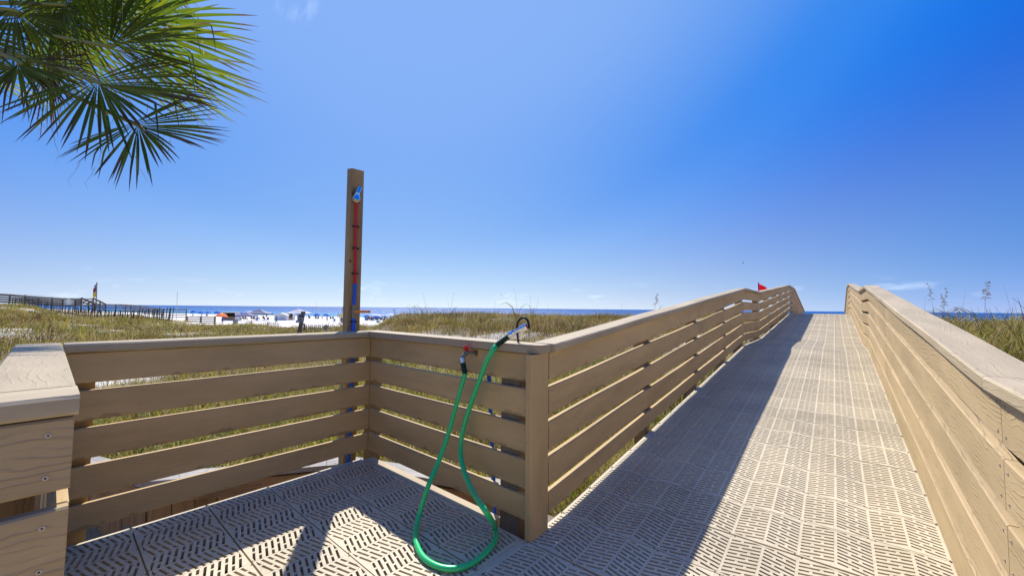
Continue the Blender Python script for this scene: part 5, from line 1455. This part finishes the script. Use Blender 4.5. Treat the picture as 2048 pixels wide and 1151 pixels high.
# the neighbouring boardwalk far left: (px, y of the cap, depth, y of the lowest rail)
def far_rail(stations, label, rails, post_w=.16, cap_mat='grey_cap', hgt=1.0, mids=True, back=None):
    pts = [place(px, y, yc) for px, y, yc in stations]
    t = thing('far_boardwalk', pts[0], label, 'boardwalk')
    for off, nm_ in ((0, 'near'), (1.6, 'far')) if back else ((0, 'near'),):
        o_ = FWD * off
        for a, b in zip(pts[:-1], pts[1:]):
            mb = MB(); mb.loft([a + o_, b + o_], rrect(-.09, .09, -.045, 0, .006), shear=True); mb.build('cap_rail', M[cap_mat], t)
            for r in range(rails):
                z = -.10 - (hgt - .18) * r / max(1, rails - 1)
                mb = MB(); mb.loft([a + o_ + Vector((0, 0, z)), b + o_ + Vector((0, 0, z))], rrect(-.02, .02, -.14, 0, .004), shear=True); mb.build('rail', M['grey_wood'], t)
        for p in pts:
            zb = gz(p.x, p.y) - .3; zt = p.z - .05
            mb = MB(); mb.box(p + o_ + Vector((0, 0, (zb - zt) / 2 - .05)), (post_w, post_w, max(.2, zt - zb))); mb.build('post', M['grey_wood'], t)
    if back == 'walk':
        for a, b in zip(pts[:-1], pts[1:]):
            mb = MB(); c0, c1 = a + FWD * .8 - Vector((0, 0, hgt)), b + FWD * .8 - Vector((0, 0, hgt)); mb.loft([c0, c1], rrect(-.75, .75, -.10, 0, .01), shear=True); mb.build('walk', M['grey_wood'], t)
    return t
far_rail([(-60, 584.5, 47.5), (-38, 585.5, 48.5), (20, 588.5, 51), (77, 593, 53), (126, 596.5, 55), (163, 595, 57)], 'weathered boardwalk with dark slatted rails at the far left', 4, back='walk')
far_rail([(163.2, 594.5, 57.2), (178, 601, 58.5), (190, 607, 60), (232, 608, 63), (262, 610, 66), (308, 617, 70)], 'lower stretch of the far left boardwalk going down to the beach', 3, back=True)
far_rail([(308.5, 617, 70.5), (340, 617.5, 71), (373, 617.5, 71.5)], 'end landing of the far left boardwalk with pale cap and slatted rail', 4, hgt=1.5)
far_rail([(374, 632, 62), (402, 632, 62), (430, 632.3, 62)], 'short low slatted rail in the grass left of the orange umbrella', 4, post_w=.22, hgt=1.0, cap_mat='grey_wood')
# flags
def pole_flag(px, yb, yt, yc, label, cloths, r=.035, pcol=(.35, .33, .30)):
    a = place(px, yb, yc); b = place(px + (yb - yt) * .03, yt, yc); t = thing('flag', a, label, 'flag')
    mb = MB(); mb.tube([a - Vector((0, 0, 1.0)), b], r, 8); mb.build('pole', C(pcol), t)
    for f0, f1, wpx, col, drop in cloths:
        n = 6; V = []; mb = MB(); w = wpx * yc / FOC; d = -1 if wpx < 0 else 1
        for i in range(n + 1):
            u = i / n
            for j in range(4):
                v = j / 3; q = a.lerp(b, f1 + (f0 - f1) * v)
                V.append(q + RIGHT * (w * u) + FWD * (.10 * math.sin(u * 5 + v * 2) * abs(w)) - Vector((0, 0, drop * yc / FOC * u ** 1.2)))
        mb.add(V, [(4 * i + j, 4 * i + j + 1, 4 * i + j + 5, 4 * i + j + 4) for i in range(n) for j in range(3)], smooth=True)
        mb.build('cloth', CT(col), t)
    return t
US_, UH = (.14, .035, .06), (.04, .04, .11)
pole_flag(192.5, 608, 564, 60, 'flagpole with a limp dark red flag above a yellow one on the far boardwalk', [(.86, .96, -4.5, UH, 6), (.60, .86, -6.5, US_, 8), (.38, .60, -6.5, (.42, .34, .02), 7)], r=.07)
pole_flag(353, 640, 583, 85, 'white flag drooping from a slim pole before the sea', [(.86, .995, -7, (.72, .72, .76), 6)], r=.04, pcol=(.5, .5, .55))
# red triangular flag behind the ramp
a = place(1517.5, 600, 14.5); b = place(1516.6, 564.5, 14.5)
t = thing('warning_flag', a, 'red triangular flag on a thin dark pole behind the ramp railing', 'flag')
mb = MB(); mb.tube([Vector((a.x, a.y, gz(a.x, a.y) - .2)), b], .014, 8); mb.build('pole', C((.05, .05, .06)), t)
mb = MB(); V = []
n = 8
for i in range(n + 1):
    u = i / n; top = place(1517.0 + 19.5 * u, 565 + 14.0 * u ** 1.1, 14.5); bot = place(1517.4 + 19.5 * u, 583 - 4.0 * u, 14.5)
    w = FWD * (.05 * math.sin(u * 7)); V += [top + w, (top + bot) / 2 + w * 1.3, bot + w]
mb.add(V, [(3 * i + j, 3 * i + j + 1, 3 * i + j + 4, 3 * i + j + 3) for i in range(n) for j in range(2)], smooth=True); mb.build('cloth', CT((.85, .012, .03)), t)
# gulls
for px, py, yc, s, lab in ((1486, 525, 60, .5, 'dark seabird gliding above the ramp'), (1003, 590, 90, .45, 'small dark seabird flying low over the sea')):
    p = place(px, py, yc); t = thing('seabird', p, lab, 'bird')
    mb = MB(); mb.tube([p - RIGHT * .22 * s, p - RIGHT * .1 * s, p + RIGHT * .1 * s, p + RIGHT * .24 * s, p + RIGHT * .32 * s], [.01, .05 * s + .02, .06 * s + .02, .05, .01], 8); mb.build('body', C((.05, .05, .06)), t)
    for sg in (-1, 1):
        mb = MB(); r0 = p + RIGHT * .08 * s; V = [r0 - RIGHT * .1 * s, r0 + RIGHT * .08 * s, r0 + FWD * sg * .45 * s + Vector((0, 0, .16 * s)) - RIGHT * .02, r0 + FWD * sg * .45 * s + Vector((0, 0, .16 * s)) - RIGHT * .1 * s, r0 + FWD * sg * 1.0 * s - RIGHT * .16 * s + Vector((0, 0, .08 * s))]
        mb.add(V + [v - Vector((0, 0, .015)) for v in V], [(0, 1, 2, 3), (3, 2, 4), (8, 7, 6, 5), (9, 7, 8), (0, 5, 6, 1), (1, 6, 7, 2)]); mb.build('wing', C((.07, .07, .08)), t)
